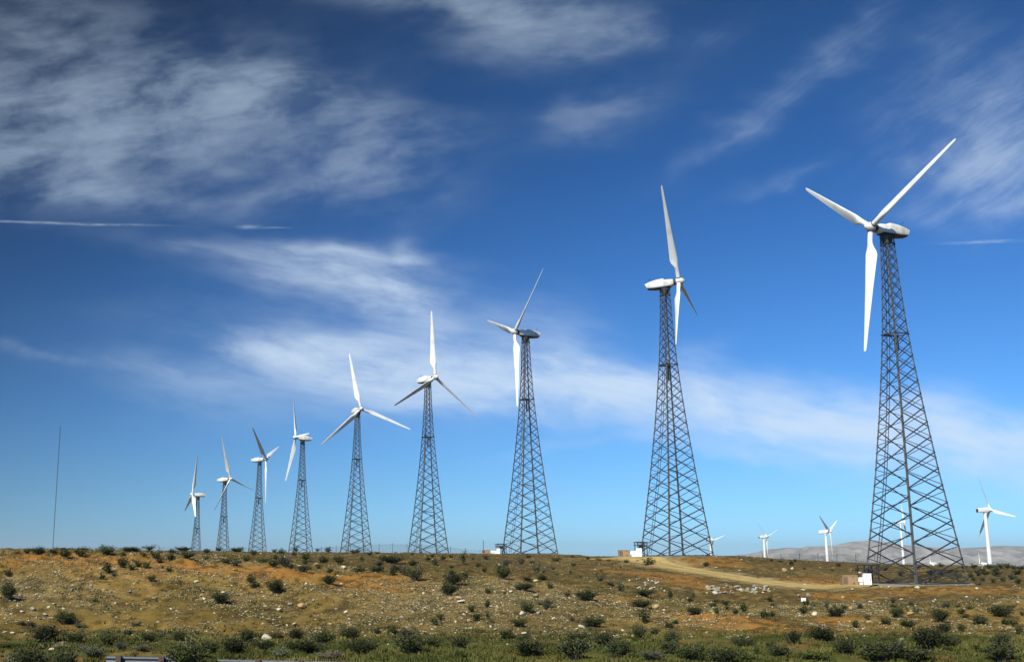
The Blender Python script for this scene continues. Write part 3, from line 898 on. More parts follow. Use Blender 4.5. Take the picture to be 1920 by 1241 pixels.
p = ray(1843, 1056.5) * 620; far_turbine(p[0], p[1], p[2] - 25.5, 160, 75, 25, 8.5, 'tiny white nacelle peeping over the ridge at the foot of the right edge turbine')
# ------------------------------------------------------------------ shrubs
def quad_cloud(cent, nrm_rand, size, r):
    """leaf-clump quads about centres (n,3)"""
    n = len(cent)
    a = r.normal(size=(n, 3)); a /= np.linalg.norm(a, axis=1)[:, None]
    b = r.normal(size=(n, 3)); b -= (b * a).sum(1)[:, None] * a; b /= np.linalg.norm(b, axis=1)[:, None]
    s = size * r.uniform(.55, 1.35, (n, 1)); t = s * r.uniform(.35, .8, (n, 1))
    P = np.stack([cent - a * s, cent - b * t, cent + a * s, cent + b * t], 1)
    return P.reshape(-1, 3), np.arange(n * 4).reshape(n, 4)

LEAFCOL = {k: tuple(tuple(q * f for q, f in zip(c, (.84, .84, .74))) for c in v) for k, v in {'c': ((.022, .031, .009), (.052, .060, .016)), 'g': ((.058, .062, .044), (.10, .104, .074)), 'b': ((.075, .055, .034), (.125, .095, .055)),
           's': ((.085, .105, .060), (.14, .16, .095)), 't': ((.19, .155, .095), (.26, .22, .14)), 'l': ((.045, .062, .013), (.08, .10, .024))}.items()}

def shrub_meshes(kind, seed, nleaf, nstem):
    """unit shrub: about 1 wide, 1 high. returns foliage mesh, stem mesh"""
    r = np.random.default_rng(seed)
    cents = []; sv = []; sf = []
    nleaf = int(nleaf * r.uniform(.45, 1.1)); nstem = int(nstem * r.uniform(.6, 1.1))
    lob = r.uniform(0, 6.28, 3)
    for k in range(nstem):
        az = r.uniform(0, 2 * math.pi); lean = math.sqrt(r.uniform(0.0, 1.0)) * 1.12
        reach = 1.0 + .16 * math.sin(2 * az + lob[0]) + .12 * math.sin(3 * az + lob[1])
        ln = r.uniform(.72, 1.08) * reach
        p0 = np.array([r.normal() * .05, r.normal() * .05, -.04])
        tip = np.array([math.cos(az) * math.sin(lean) * .56 * ln, math.sin(az) * math.sin(lean) * .56 * ln, (math.cos(lean) ** .7) * .93 * ln + .05])
        mid = p0 * .5 + tip * .5 + np.array([0, 0, .07]) + r.normal(size=3) * .03
        ts = np.linspace(0, 1, 6)[:, None]
        pts = (1 - ts) ** 2 * p0 + 2 * ts * (1 - ts) * mid + ts ** 2 * tip
        for i in range(5):
            w = .012 * (1 - .13 * i)
            d = pts[i + 1] - pts[i]; sd = np.cross(d, [0.3, 0.5, 0.8]); sd /= np.linalg.norm(sd) + 1e-9; up_ = np.cross(sd, d); up_ /= np.linalg.norm(up_) + 1e-9
            n0 = len(sv)
            tri = [sd * w, (-.5 * sd + .87 * up_) * w, (-.5 * sd - .87 * up_) * w]
            sv += [pts[i] + q for q in tri] + [pts[i + 1] + q for q in tri]
            sf += [(n0, n0 + 1, n0 + 4, n0 + 3), (n0 + 1, n0 + 2, n0 + 5, n0 + 4), (n0 + 2, n0, n0 + 3, n0 + 5)]
        m = max(3, nleaf // nstem)
        lo = .12 if kind in 'gst' else .24
        t = lo + (1 - lo) * r.beta(1.7, 1.15, m)[:, None]
        c = (1 - t) ** 2 * p0 + 2 * t * (1 - t) * mid + t ** 2 * tip
        c = c + r.normal(size=(m, 3)) * (.035 + .045 * t)
        cents.append(c)
    cents = np.concatenate(cents); cents[:, 2] = np.maximum(cents[:, 2], .02)
    sz = .052 * (700 / max(nleaf, 200)) ** .33
    V, Fq = quad_cloud(cents, None, sz, r)
    tone = r.uniform(.75, 1.5); a, b = (np.array(q) * tone * np.array([1, 1 - .06 * r.uniform(-1, 1), r.uniform(.8, 1.25)]) for q in LEAFCOL[kind])
    cl = fbm(cents[:, 0] * 5 + seed, cents[:, 1] * 5 + cents[:, 2] * 4, 2, seed) + .5
    f = np.clip(cl * .8 + r.uniform(-.3, .3, len(cents)), 0, 1)[:, None]
    cc = np.repeat(a * (1 - f) + b * f, 4, axis=0)
    fm = mesh_np('foliage', V, Fq, M['leafattr'], False, col=cc)
    sm = mesh_np('stems', np.array(sv), np.array(sf), M['twig'], False)
    return fm, sm

M['twig'] = mat_simple('shrub_twig', (.16, .125, .085), .9, 0, .2, 12)
SHR_SMALL = {k: [shrub_meshes(k, 100 + 17 * i + ord(k), 640, 30) for i in range(7 if k == 'c' else 3)] for k in 'cgbstl'}
SHR_BIG = {k: [shrub_meshes(k, 900 + 13 * i + ord(k), 2600, 64) for i in range(8 if k == 'c' else 3)] for k in 'cgst'}

# crop blocks of the photograph at 4x: offset x; entries x, foot y, width, height, kind, in quarter pixels
SHRUBS = {0: '''125 243 60 25 c;195 240 60 40 c;280 245 110 55 c;405 250 80 45 c;480 275 90 65 c;595 262 90 65 c;790 250 115 60 c;920 255 60 30 c;970 228 130 30 c;1110 222 80 45 c;1075 258 60 35 g;1165 285 80 55 c
1275 290 65 50 c;1290 235 70 35 c;1375 215 110 28 c;1400 275 110 45 c;1545 232 70 35 c;1640 215 60 25 c;1545 280 50 35 g;1690 305 100 35 c;1765 328 80 40 g;1845 295 70 45 c;1780 220 110 30 c;1900 250 60 45 c
805 390 90 75 c;755 435 60 40 c;850 408 40 30 g;915 355 80 75 c;985 370 60 50 c;1035 345 60 45 c;1095 350 70 50 c;1190 310 60 35 g;1215 350 30 25 b;1265 372 45 35 c;1130 450 60 50 c;55 415 60 60 c;45 585 115 115 c
1875 462 80 55 c;1890 507 85 50 c;1650 610 150 75 c;465 778 160 80 c;710 605 60 35 l;310 910 250 110 c;550 905 150 80 c;800 920 150 90 c;1110 900 110 70 c;1340 890 120 70 c;1400 1040 330 160 c;1560 990 160 90 c;1750 985 200 130 c
1850 900 150 100 c;230 1050 260 120 c;470 1056 200 120 c;690 1010 170 80 s;900 960 110 50 g;450 955 130 50 t;615 975 110 50 t;1900 940 80 60 c;40 950 120 50 l;1060 965 120 40 g;950 850 90 40 g;600 790 90 35 g;150 780 70 30 g;230 790 70 30 g;1010 800 80 35 g;90 1050 200 70 s;1210 860 90 40 g''',
480: '''135 225 50 25 c;190 240 70 40 c;300 225 50 40 c;465 220 40 25 c;540 220 60 40 c;740 240 80 35 c;850 250 50 30 c;910 235 40 15 c;1047 222 20 12 c;1172 245 30 20 c;1240 232 25 15 c;60 300 80 35 c;145 280 60 35 c;280 255 50 30 c
360 290 90 55 c;370 315 60 30 c;505 310 80 50 c;210 330 110 70 g;130 345 90 55 c;245 345 100 50 c;350 375 110 50 c;470 350 50 25 c;550 385 60 35 c;630 315 90 45 c;600 290 60 40 c;795 290 50 28 c;1020 310 190 55 c;1175 325 80 35 c
920 330 100 35 g;780 390 100 50 c;900 375 110 40 c;1020 400 70 60 c;1060 365 80 40 g;1190 450 130 100 c;1110 405 80 55 g;1285 292 50 30 c;1320 262 40 22 c;1340 320 60 45 g;1400 285 50 35 c;1465 265 40 20 c;1555 315 50 80 c;1465 345 40 25 c
1460 405 70 45 c;1475 470 150 70 c;1450 555 140 90 c;1570 425 60 40 c;1665 340 50 35 c;1715 375 40 35 c;1630 282 30 18 c;1725 280 60 30 g;1880 330 80 50 g;1850 430 120 85 c;1740 540 60 40 c;1735 640 50 45 c;1615 675 60 50 c;1655 740 80 60 c
1735 725 40 50 c;1770 750 40 30 b;545 470 120 65 c;140 540 140 90 c;10 495 50 35 c;1380 735 60 50 c;1350 775 80 50 c;905 840 60 40 c;1030 840 65 55 c;690 870 150 70 c;100 880 200 60 c;290 880 120 65 c;490 915 200 100 c;350 975 260 90 c
60 960 160 70 c;800 985 230 110 c;1150 1000 250 140 c;1310 940 140 80 c;1540 945 150 80 c;1530 1015 80 50 c;1890 890 130 70 c;180 1025 140 80 s;480 950 100 40 g;1440 925 90 30 l;1130 860 110 60 g;560 1030 170 60 t''',
960: '''125 268 40 25 c;330 290 90 25 c;455 262 25 18 c;570 280 35 25 c;465 333 45 30 c;440 392 35 28 g;515 412 25 15 c;815 340 20 10 c;860 305 45 25 c;650 285 60 12 l;730 290 50 12 l;1030 325 100 50 c;945 300 25 15 b;185 390 60 80 g
75 315 60 40 g;150 310 40 22 c;240 380 40 30 g;310 355 40 20 g;335 395 35 20 g;125 445 80 40 c;240 435 80 35 c;665 440 75 50 g;670 375 30 15 c;90 510 140 50 c;290 500 50 45 c;415 560 55 45 b;570 595 150 75 c;820 520 80 55 g;740 480 70 30 g
1000 560 120 55 c;1190 570 40 55 c;1365 570 35 40 g;1335 605 60 30 c;980 640 140 55 c;1385 695 110 55 c;1510 640 60 35 c;1605 625 60 35 c;1530 600 60 25 g;1540 685 50 45 c;1745 680 70 65 c;1680 690 50 40 c;1615 655 40 25 c;1900 730 80 60 c
1460 330 60 30 c;115 690 110 75 c;270 655 90 75 g;215 625 50 35 g;60 790 110 55 c;455 745 45 30 b;610 785 180 55 c;1000 775 100 95 c;1180 795 70 50 c;1225 765 60 30 l;960 880 110 90 c;1075 850 80 50 c;90 895 90 55 c;140 1010 250 110 c
500 905 180 70 c;700 940 170 90 c;480 1035 280 130 c;800 1025 220 120 c;1210 930 130 100 c;1200 990 160 90 c;1380 1035 260 110 c;1740 935 180 65 c;1590 1050 250 100 c;1840 990 60 70 c;1770 1050 170 70 l;940 1020 90 50 l;1060 1045 200 50 g''',
1440: '''30 295 30 20 c;95 300 40 12 c;175 320 40 28 c;205 300 30 20 c;535 330 40 25 c;275 355 25 15 c;670 365 40 25 c;485 360 25 12 c;25 598 50 40 c;40 635 45 30 c;290 625 55 45 c;275 690 60 60 c;445 650 40 50 g;345 635 35 30 g;505 645 35 30 g
695 650 50 40 g;575 655 50 30 c;520 710 130 65 c;945 605 40 35 c;955 640 60 30 c;1080 628 40 30 c;990 715 110 70 c;1115 690 50 45 g;1350 645 70 45 g;1425 640 40 20 c;1525 650 60 25 c;1460 690 60 40 c;1490 725 90 35 c;1300 750 130 90 c
1600 765 120 65 c;1770 710 190 75 c;1820 655 80 45 c;1915 700 40 40 c;750 735 55 40 b;890 775 85 55 c;665 795 55 55 c;1065 790 120 55 c;1340 830 120 65 c;1460 825 60 55 c;1790 770 70 45 c;1870 785 90 50 c;1900 850 60 65 c;200 915 130 110 c
420 890 210 110 c;600 1000 170 110 c;30 720 80 50 c;1240 960 280 150 c;1390 940 160 70 c;1585 970 75 60 c;1780 930 170 95 c;880 1050 360 140 c;1800 1050 250 120 c;100 1000 200 70 c;20 950 60 50 c;1100 1050 300 90 c;980 960 140 60 c
1530 420 50 40 c;1620 440 60 30 g;1665 350 60 35 c;1700 345 50 28 g;1750 348 70 40 c;1850 352 50 30 c;1900 356 60 35 c;1610 370 50 30 g;1840 430 70 40 g;1700 455 60 35 g;1580 470 50 25 g;1440 420 40 40 g;1300 330 60 25 g;1230 400 60 40 g;1120 350 70 30 g;1000 400 60 40 g;880 360 80 35 c;1640 400 60 40 c;1550 345 60 30 c;1590 400 80 45 g;1730 405 100 60 g;1810 350 70 40 c;1550 445 45 35 c;1480 350 60 25 c;1890 460 60 40 c;1770 440 60 35 g;1880 395 80 35 c;1330 640 60 25 g;900 890 100 30 b;1700 1000 160 60 l;380 1040 200 50 l'''}

COLS = [(1718, 'nearest tower'), (1270, 'second tower from right'), (992, 'third tower from right'), (803, 'fourth tower from right'), (666, 'fifth tower from left'),
        (563, 'fourth tower from left'), (483, 'third tower from left'), (418, 'second tower from left'), (367, 'leftmost tower'), (100, 'thin mast'), (1505, 'small white sign'), (1380, 'stone riprap'), (1880, 'right edge turbine'), (235, 'guardrail start')]
COLS = [c for c in COLS if c[1] != 'guardrail start']
ORD = ['first', 'second', 'third', 'fourth', 'fifth', 'sixth', 'seventh', 'eighth', 'ninth', 'tenth', 'eleventh', 'twelfth']
NUMW = ['zero', 'one', 'two', 'three', 'four', 'five', 'six', 'seven', 'eight', 'nine', 'ten', 'eleven', 'twelve']

def where(x, y):
    c = min(COLS, key=lambda q: abs(q[0] - x))
    if y < 1043 + (16 if x > 1400 else 0): v = 'on the skyline'
    elif y < 1090: v = 'high up'
    elif y < 1150: v = 'mid slope'
    elif y < 1186: v = 'low bank'
    elif y < 1212: v = 'bank foot'
    else: v = 'green verge'
    return v, c[1]

def distinct(items):
    """items: (obj, base label, place, x, y): add an order along the row where several read alike"""
    d = {}
    for it in items: d.setdefault((it[1], it[2]), []).append(it)
    for (lb, pl), L_ in d.items():
        L_.sort(key=lambda q: (q[3], q[4]))
        n = len(L_)
        for i, it in enumerate(L_):
            if n == 1: t = ''
            elif i == 0: t = ', leftmost of %s' % NUMW[min(n, 12)]
            elif i == n - 1: t = ', rightmost of %s' % NUMW[min(n, 12)]
            else: t = ', %s of %s' % (ORD[min(i, 11)], NUMW[min(n, 12)])
            it[0]['label'] = '%s, %s%s' % (lb, pl, t)

KWORD = {'c': 'dark green shrub', 'g': 'grey brush', 'b': 'brown dry shrub', 's': 'pale sage shrub', 't': 'straw coloured brush', 'l': 'bright green shrub'}
BUSHPOS = []
def build_shrubs():
    items = []
    r = np.random.default_rng(31)
    for off, txt in SHRUBS.items():
        for e in txt.replace('\n', ';').split(';'):
            x, y, w, h, k = e.split()
            x = off + float(x) / 4; y = 980 + float(y) / 4; w = float(w) / 4; h = float(h) / 4
            p = hit(x, y - .6)
            if p is None:
                for dy in (1.5, 3, 5, 7):
                    p = hit(x, y + dy)
                    if p is not None: break
                if p is None: continue
            if y > 1238.5 and off < 960:
                top = y - h; p = np.array([ray(x, 1240)[0] * 48.6, 48.6, 0.0]); p[2] = float(ground_z(p[:1], p[1:2])[0])
                h = (CY - top + FPX * 0) ; zt = ray(x, top)[2] * 48.6; h = (zt - p[2]) * FPX / 48.6
            big = w >= 26 and k in SHR_BIG
            fm, sm = random.choice((SHR_BIG if big else SHR_SMALL)[k])
            q_ = 1.10 if y > 1200 else 1.2; wm = w * p[1] / FPX * q_; hm = h * p[1] / FPX * q_
            hm = max(hm, .28 * wm)
            loc = (p[0], p[1] + wm * .2, float(ground_z(p[:1], p[1:2] + wm * .2)[0]) - .03)
            name = {'c': 'desert_shrub', 'g': 'desert_brush', 'b': 'dry_shrub', 's': 'sage_shrub', 't': 'dry_brush', 'l': 'green_shrub'}[k]
            size = 'broad' if w >= 45 else 'large' if w >= 26 else 'medium' if w >= 14 else 'small'
            shape = ' upright' if h > w * .95 else ' flat' if h < w * .36 else ' domed' if h > .68 * w else ''
            if big:
                o = thing(name, loc, r.uniform(0, 6.28)); obj('foliage', fm, o); obj('stems', sm, o)
            else:
                o = obj(name, fm); o.location = loc; o.rotation_euler = (0, 0, r.uniform(0, 6.28))
            o.scale = (wm, wm, hm)
            o['category'] = 'shrub'; o['group'] = 'shrubs scattered over the desert slope'
            v, c = where(x, y)
            items.append((o, size + shape + ' ' + KWORD[k], v + ' below ' + c if y > 1048 else v + ' by ' + c, x, y))
            BUSHPOS.append((p[0], p[1], wm))
    distinct(items)
build_shrubs()

# ------------------------------------------------------------------ stones
def stone_mesh(seed, n=2):
    r = np.random.default_rng(seed)
    import bmesh
    bm = bmesh.new(); bmesh.ops.create_icosphere(bm, subdivisions=n, radius=.5)
    s = r.uniform(.75, 1.15, 3)
    pl = r.normal(size=(13, 3)); pl /= np.linalg.norm(pl, axis=1)[:, None]; dd = r.uniform(.27, .42, 13)
    for v in bm.verts:
        c = np.array(v.co)
        for q, d in zip(pl, dd):                 # flat fracture faces
            k = c @ q
            if k > d: c = c - q * (k - d) * .97
        v.co = c * s
    me = bpy.data.meshes.new('stone'); bm.to_mesh(me); bm.free()
    me.polygons.foreach_set('use_smooth', [True] * len(me.polygons)); me.set_sharp_from_angle(angle=R(32))
    return me

def stone_mat(name, c1, c2):
    m = mat_simple(name, c1, .9, 0, .22, 2.2, .2, dirt=c2, dirt_amt=.7); return m
STM = {'w': stone_mat('pale_stone', (.46, .42, .29), (.28, .225, .11)), 'g': stone_mat('grey_stone', (.22, .205, .155), (.155, .125, .075)), 't': stone_mat('tan_stone', (.32, .235, .125), (.22, .155, .075)), 'o': stone_mat('orange_stone', (.36, .21, .09), (.30, .19, .10))}
STONES = {k: [] for k in STM}
for k in STM:
    for i in range(8):
        me = stone_mesh(300 + i * 7 + ord(k)); me.materials.append(STM[k]); STONES[k].append(me)

ROCKS = {0: '365 640 35 w;400 620 30 w;475 650 30 w;340 695 45 w;390 725 30 w;85 690 30 w;40 722 22 w;165 675 35 w;1160 582 38 g;865 608 28 w;610 600 22 w;1530 578 35 w;1470 450 35 w;215 408 25 w;270 372 22 w;445 372 16 w;680 480 28 g;970 525 40 g;1280 658 25 w;1325 670 18 w;1845 680 28 w;1880 592 25 w;275 540 25 w;130 625 20 w;215 742 20 w;35 828 30 w;1675 528 30 w;1890 880 60 w;95 830 30 w;1755 360 30 o;240 660 50 g;150 560 40 g;110 600 30 g;520 545 25 w;760 350 22 w;1005 470 26 t;1090 600 24 t;1440 580 30 g;590 440 20 w;1740 420 22 t;1610 690 22 w;830 520 24 g;385 965 50 w',
480: '175 662 50 w;258 622 50 g;345 644 85 o;415 513 24 w;375 462 28 w;755 548 20 w;670 683 30 w;700 733 25 w;305 708 20 w;232 778 25 w;290 780 35 w;560 772 40 t;445 742 18 w;125 757 18 w;50 770 18 w;990 540 50 t;625 510 35 t;1255 532 25 w;1335 662 25 w;1560 694 32 w;1543 724 22 w;1497 747 25 w;1242 770 35 o;1520 577 50 t;1540 607 60 w;1460 574 40 t;1765 637 38 w;1810 642 40 t;1595 740 30 t;1610 800 40 g;1760 792 30 w;1795 810 30 w;1495 830 22 w;1855 527 55 t;1910 530 30 w;1320 802 25 w;1275 824 20 w;80 882 100 w;1820 320 30 g;330 328 30 w;455 318 40 t;660 352 50 w;600 655 30 g;820 620 28 t;940 470 30 t;1090 720 34 g;1180 690 30 g;1130 790 30 g;430 590 34 g;1400 650 26 w',
960: '180 557 50 t;270 550 40 t;175 442 40 w;75 682 40 w;200 687 40 g;1075 638 60 t;1140 664 28 w;765 607 22 w;525 792 55 w;520 838 40 w;490 803 25 w;770 862 25 w;905 862 40 t;90 842 40 w;1525 540 60 w;1530 342 30 w;625 352 16 w;1090 454 22 w;880 434 18 w;1245 757 18 w;1705 365 20 w;1720 282 20 w;1340 845 30 t;1615 807 35 t;1780 692 30 t;310 720 26 w;400 800 26 g;250 820 28 g;680 700 22 w;1460 830 24 t;830 810 26 w;580 840 34 w',
1440: '180 347 30 w;125 372 45 t;685 382 30 w;230 553 35 g;300 552 40 g;265 510 35 w;635 517 30 w;770 602 35 w;620 650 45 o;1068 690 60 o;1000 578 25 t;1565 500 30 w;1120 493 30 w;1310 764 30 w;1000 893 55 g;1670 870 40 g;1875 600 22 w;910 485 30 w;1700 622 40 g;1730 612 30 g;1820 802 22 w;350 692 50 w;5 512 25 w;280 470 30 w;1490 560 24 w;560 560 24 t;860 660 20 w;1240 590 22 w;1640 650 26 w;450 800 22 t;720 850 26 w'}

def put_rock(p, d, k, r, flat=.72):
    o = obj('rock' if d > .28 else 'stone', random.choice(STONES[k]))
    o.location = (p[0], p[1], p[2] + d * .17); o.rotation_euler = (r.uniform(-.4, .4), r.uniform(-.4, .4), r.uniform(0, 6.28))
    o.scale = (d * r.uniform(.95, 1.1), d * r.uniform(.8, 1.1), d * r.uniform(.52, .8))
    o['category'] = 'rock'
    return o
TONE = {'w': 'pale', 'g': 'grey', 't': 'tan', 'o': 'orange tinted'}
def build_rocks():
    items = []; r = np.random.default_rng(5); n = 0
    for off, txt in ROCKS.items():
        for e in txt.split(';'):
            x, y, w, k = e.split(); x = off + float(x) / 4; y = 980 + float(y) / 4; w = float(w) / 4
            p = hit(x, y)
            if p is None: continue
            o = put_rock(p, w * p[1] / FPX * 1.1, k, r); o['group'] = 'single rocks lying on the slope'; n += 1
            v, c = where(x, y)
            size = 'big' if w >= 12 else 'medium' if w >= 8 else 'small'
            items.append((o, '%s %s rock' % (size, TONE[k]), v + ' below ' + c, x, y))
    # riprap: tipped stone edge below the track, and the white tumble left of it
    rp = []
    for i in range(76):
        f = r.uniform(0, 1); x = 1325 + 118 * f; y = 1101.5 + 13 * r.uniform(0, 1) ** 1.2 - 2 * f
        rp.append((x, y, r.uniform(4.5, 10), r.choice(['w', 'g', 't', 'g'])))
    for i in range(26):
        rp.append((r.uniform(1193, 1236), r.uniform(1085, 1107), r.uniform(3, 7), r.choice(['w', 'g', 'w'])))
    for (x, y, w, k) in rp:
        p = hit(x, y)
        if p is None: continue
        o = put_rock(p, w * p[1] / FPX * 1.1, str(k), r); n += 1
        a = x > 1300
        o['group'] = 'riprap stones edging the dirt track' if a else 'loose pale stones left of the riprap'
        o['label'] = ('angular %s stone in the riprap edge below the dirt track' if a else 'loose %s stone in the tumble left of the riprap') % TONE[str(k)]
    distinct(items)
    return n
NROCK = build_rocks()

def build_gravel():
    """uncountable small stones strewn over the bank and plateau: one object"""
    r = np.random.default_rng(77)
    N0 = 420000
    t = r.uniform(-.42, .60, N0)
    Y = np.where(r.uniform(size=N0) < .82, r.uniform(56, 102, N0), r.uniform(102, 200, N0))
    X = t * Y
    n1 = fbm(X / 6.0, Y / 4.0, 3, 140); n2 = fbm(X / 1.6, Y / 1.6, 2, 150)
    dens = smooth(-.25, .55, n1 + .9 * n2) ** 1.3 * 1.25
    dens = dens * np.where(Y < 70, .25 * smooth(56, 70, Y), 1.0) * np.where(Y > 104, .5, 1.0)
    for (gx, gy, rx, ry, w) in _GR: dens = dens + w * .8 * np.exp(-(((X - gx) / rx) ** 2 + ((Y - gy) / ry) ** 2))
    dens = dens * smooth(2.4, 3.6, track_dist(X, Y))
    for tx, ty, _, _ in TURB[:3]: dens = dens * np.where(np.hypot(X - tx, Y - ty) < 6, .1, 1)
    keep = r.uniform(size=N0) < dens * .72
    X, Y = X[keep], Y[keep]; n = len(X)
    Z = ground_z(X, Y)
    d = .038 + .042 * r.exponential(1.0, n); d = np.clip(d, .038, .25) * np.where(Y > 104, 1.35, 1.0)
    # squashed octahedra with jitter
    base = np.array([[1, 0, 0], [0, 1, 0], [-1, 0, 0], [0, -1, 0], [.1, 0, .8], [0, .1, -.6]], float) * .5
    P = base[None] + r.normal(size=(n, 6, 3)) * .09
    a = r.uniform(0, 6.28, n); ca, sn = np.cos(a), np.sin(a)
    Px = P[..., 0] * ca[:, None] - P[..., 1] * sn[:, None] * .8; Py = P[..., 0] * sn[:, None] + P[..., 1] * ca[:, None] * .8
    V = np.stack([X[:, None] + Px * d[:, None], Y[:, None] + Py * d[:, None], Z[:, None] + d[:, None] * .12 + P[..., 2] * d[:, None] * .85], -1).reshape(-1, 3)
    tri = np.array([[0, 1, 4], [1, 2, 4], [2, 3, 4], [3, 0, 4], [1, 0, 5], [2, 1, 5], [3, 2, 5], [0, 3, 5]])
    Fq = (np.arange(n)[:, None, None] * 6 + tri[None]).reshape(-1, 3)
    pal = np.array([[.33, .28, .15], [.20, .175, .095], [.26, .188, .075], [.17, .115, .042], [.085, .074, .042], [.45, .41, .28]])
    ci = r.choice(6, n, p=[.17, .18, .24, .18, .17, .06])
    c = .92 * np.repeat(pal[ci] * r.uniform(.75, 1.1, (n, 1)), 6, axis=0)
    o = obj('gravel', mesh_np('gravel', V, Fq, M['stone'], False, col=c))
    o['kind'] = 'stuff'; o['label'] = 'small pale and tan stones strewn over the desert bank'
build_gravel()

def build_ground_cover():
    """grass and low herbs: one object"""
    r = np.random.default_rng(99)
    N0 = 90000
    t = r.uniform(-.42, .60, N0)
    near = r.uniform(size=N0) < .45
    Y = np.where(near, r.uniform(45, 78, N0), np.where(r.uniform(size=N0) < .55, r.uniform(72, 104, N0), r.uniform(104, 200, N0))); X = t * Y
    n = fbm(X / 4.0, Y / 3.0, 3, 240) + .6 * fbm(X / 1.2, Y / 1.2, 2, 241)
    dens = np.where(near, smooth(-.5, .3, n) * (1 - smooth(68, 75, Y)), smooth(-.1, .5, n) * np.where(Y > 96, 1.0, .8)) * smooth(2.4, 3.6, track_dist(X, Y))
    for tx, ty, _, _ in TURB[:3]: dens = dens * np.where(np.hypot(X - tx, Y - ty) < 6, .1, 1)
    k = r.uniform(size=N0) < dens; X, Y, near = X[k], Y[k], near[k]; n_ = len(X); Z = ground_z(X, Y)
    h = np.where(near, r.uniform(.08, .26, n_), r.uniform(.06, .20, n_)); m = 5
    V = np.zeros((n_, m, 3, 3))
    for j in range(m):
        a = r.uniform(0, 6.28, n_); ox = r.normal(size=n_) * .09; oy = r.normal(size=n_) * .09; w = r.uniform(.02, .05, n_)
        bx, by = X + ox, Y + oy
        V[:, j, 0] = np.stack([bx - np.cos(a) * w, by - np.sin(a) * w, Z - .02], -1)
        V[:, j, 1] = np.stack([bx + np.cos(a) * w, by + np.sin(a) * w, Z - .02], -1)
        V[:, j, 2] = np.stack([bx + r.normal(size=n_) * .1, by + r.normal(size=n_) * .1, Z + h * r.uniform(.6, 1.1, n_)], -1)
    Vf = V.reshape(-1, 3); Fq = np.arange(len(Vf)).reshape(-1, 3)
    f = np.clip(fbm(X / 5, Y / 4, 3, 260) + .5 + r.uniform(-.25, .25, n_), 0, 1)[:, None]
    g = np.array([0.0374, 0.0465, 0.0065]) * (1 - f) + np.array([0.125, 0.115, 0.028]) * f ** 1.5
    ol = np.array([0.0467, 0.0472, 0.0130]) * (1 - f) + np.array([0.1013, 0.0896, 0.0270]) * f
    c = np.where(near[:, None], g, ol); c = np.repeat(c, m * 3, axis=0)
    o = obj('grass', mesh_np('grass', Vf, Fq, M['leafattr'], False, col=c))
    o['kind'] = 'stuff'; o['label'] = 'short grass and low herbs on verge and slope'
build_ground_cover()

# ------------------------------------------------------------------ pads, cabinets, frames
def gz(x, y): return float(ground_z(np.array([x]), np.array([y]))[0])
def pad(ti, label, w=6.6, zoff=.02):
    X, Y, _, _ = TURB[ti]; z = TURB_Z[ti]
    a = R(45 - TOWER_AZ)
    b = MB()
    # a concrete edge beam round the tower foot
    s = 5.35 * math.cos(math.pi / 4) + .35; q = .32
    b.box(-s - q, s + q, -s - q, -s + q, -1.2, -.02); b.box(-s - q, s + q, s - q, s + q, -1.2, -.02)
    b.box(-s - q, -s + q, -s + q, s - q, -1.2, -.02); b.box(s - q, s + q, -s + q, s - q, -1.2, -.02)
    o = obj('concrete_foundation', b.mesh('concrete_foundation', M['concrete'])); o.location = (X, Y, z); o.rotation_euler = (0, 0, a)
    tag(o, label, 'foundation', 'concrete tower foundations')
pad(0, 'concrete edge beam under the nearest lattice tower'); pad(1, 'concrete edge beam under the second lattice tower from right'); pad(2, 'concrete edge beam under the third lattice tower from right')

def at(x, y, Y):
    return ray(x, y) * Y

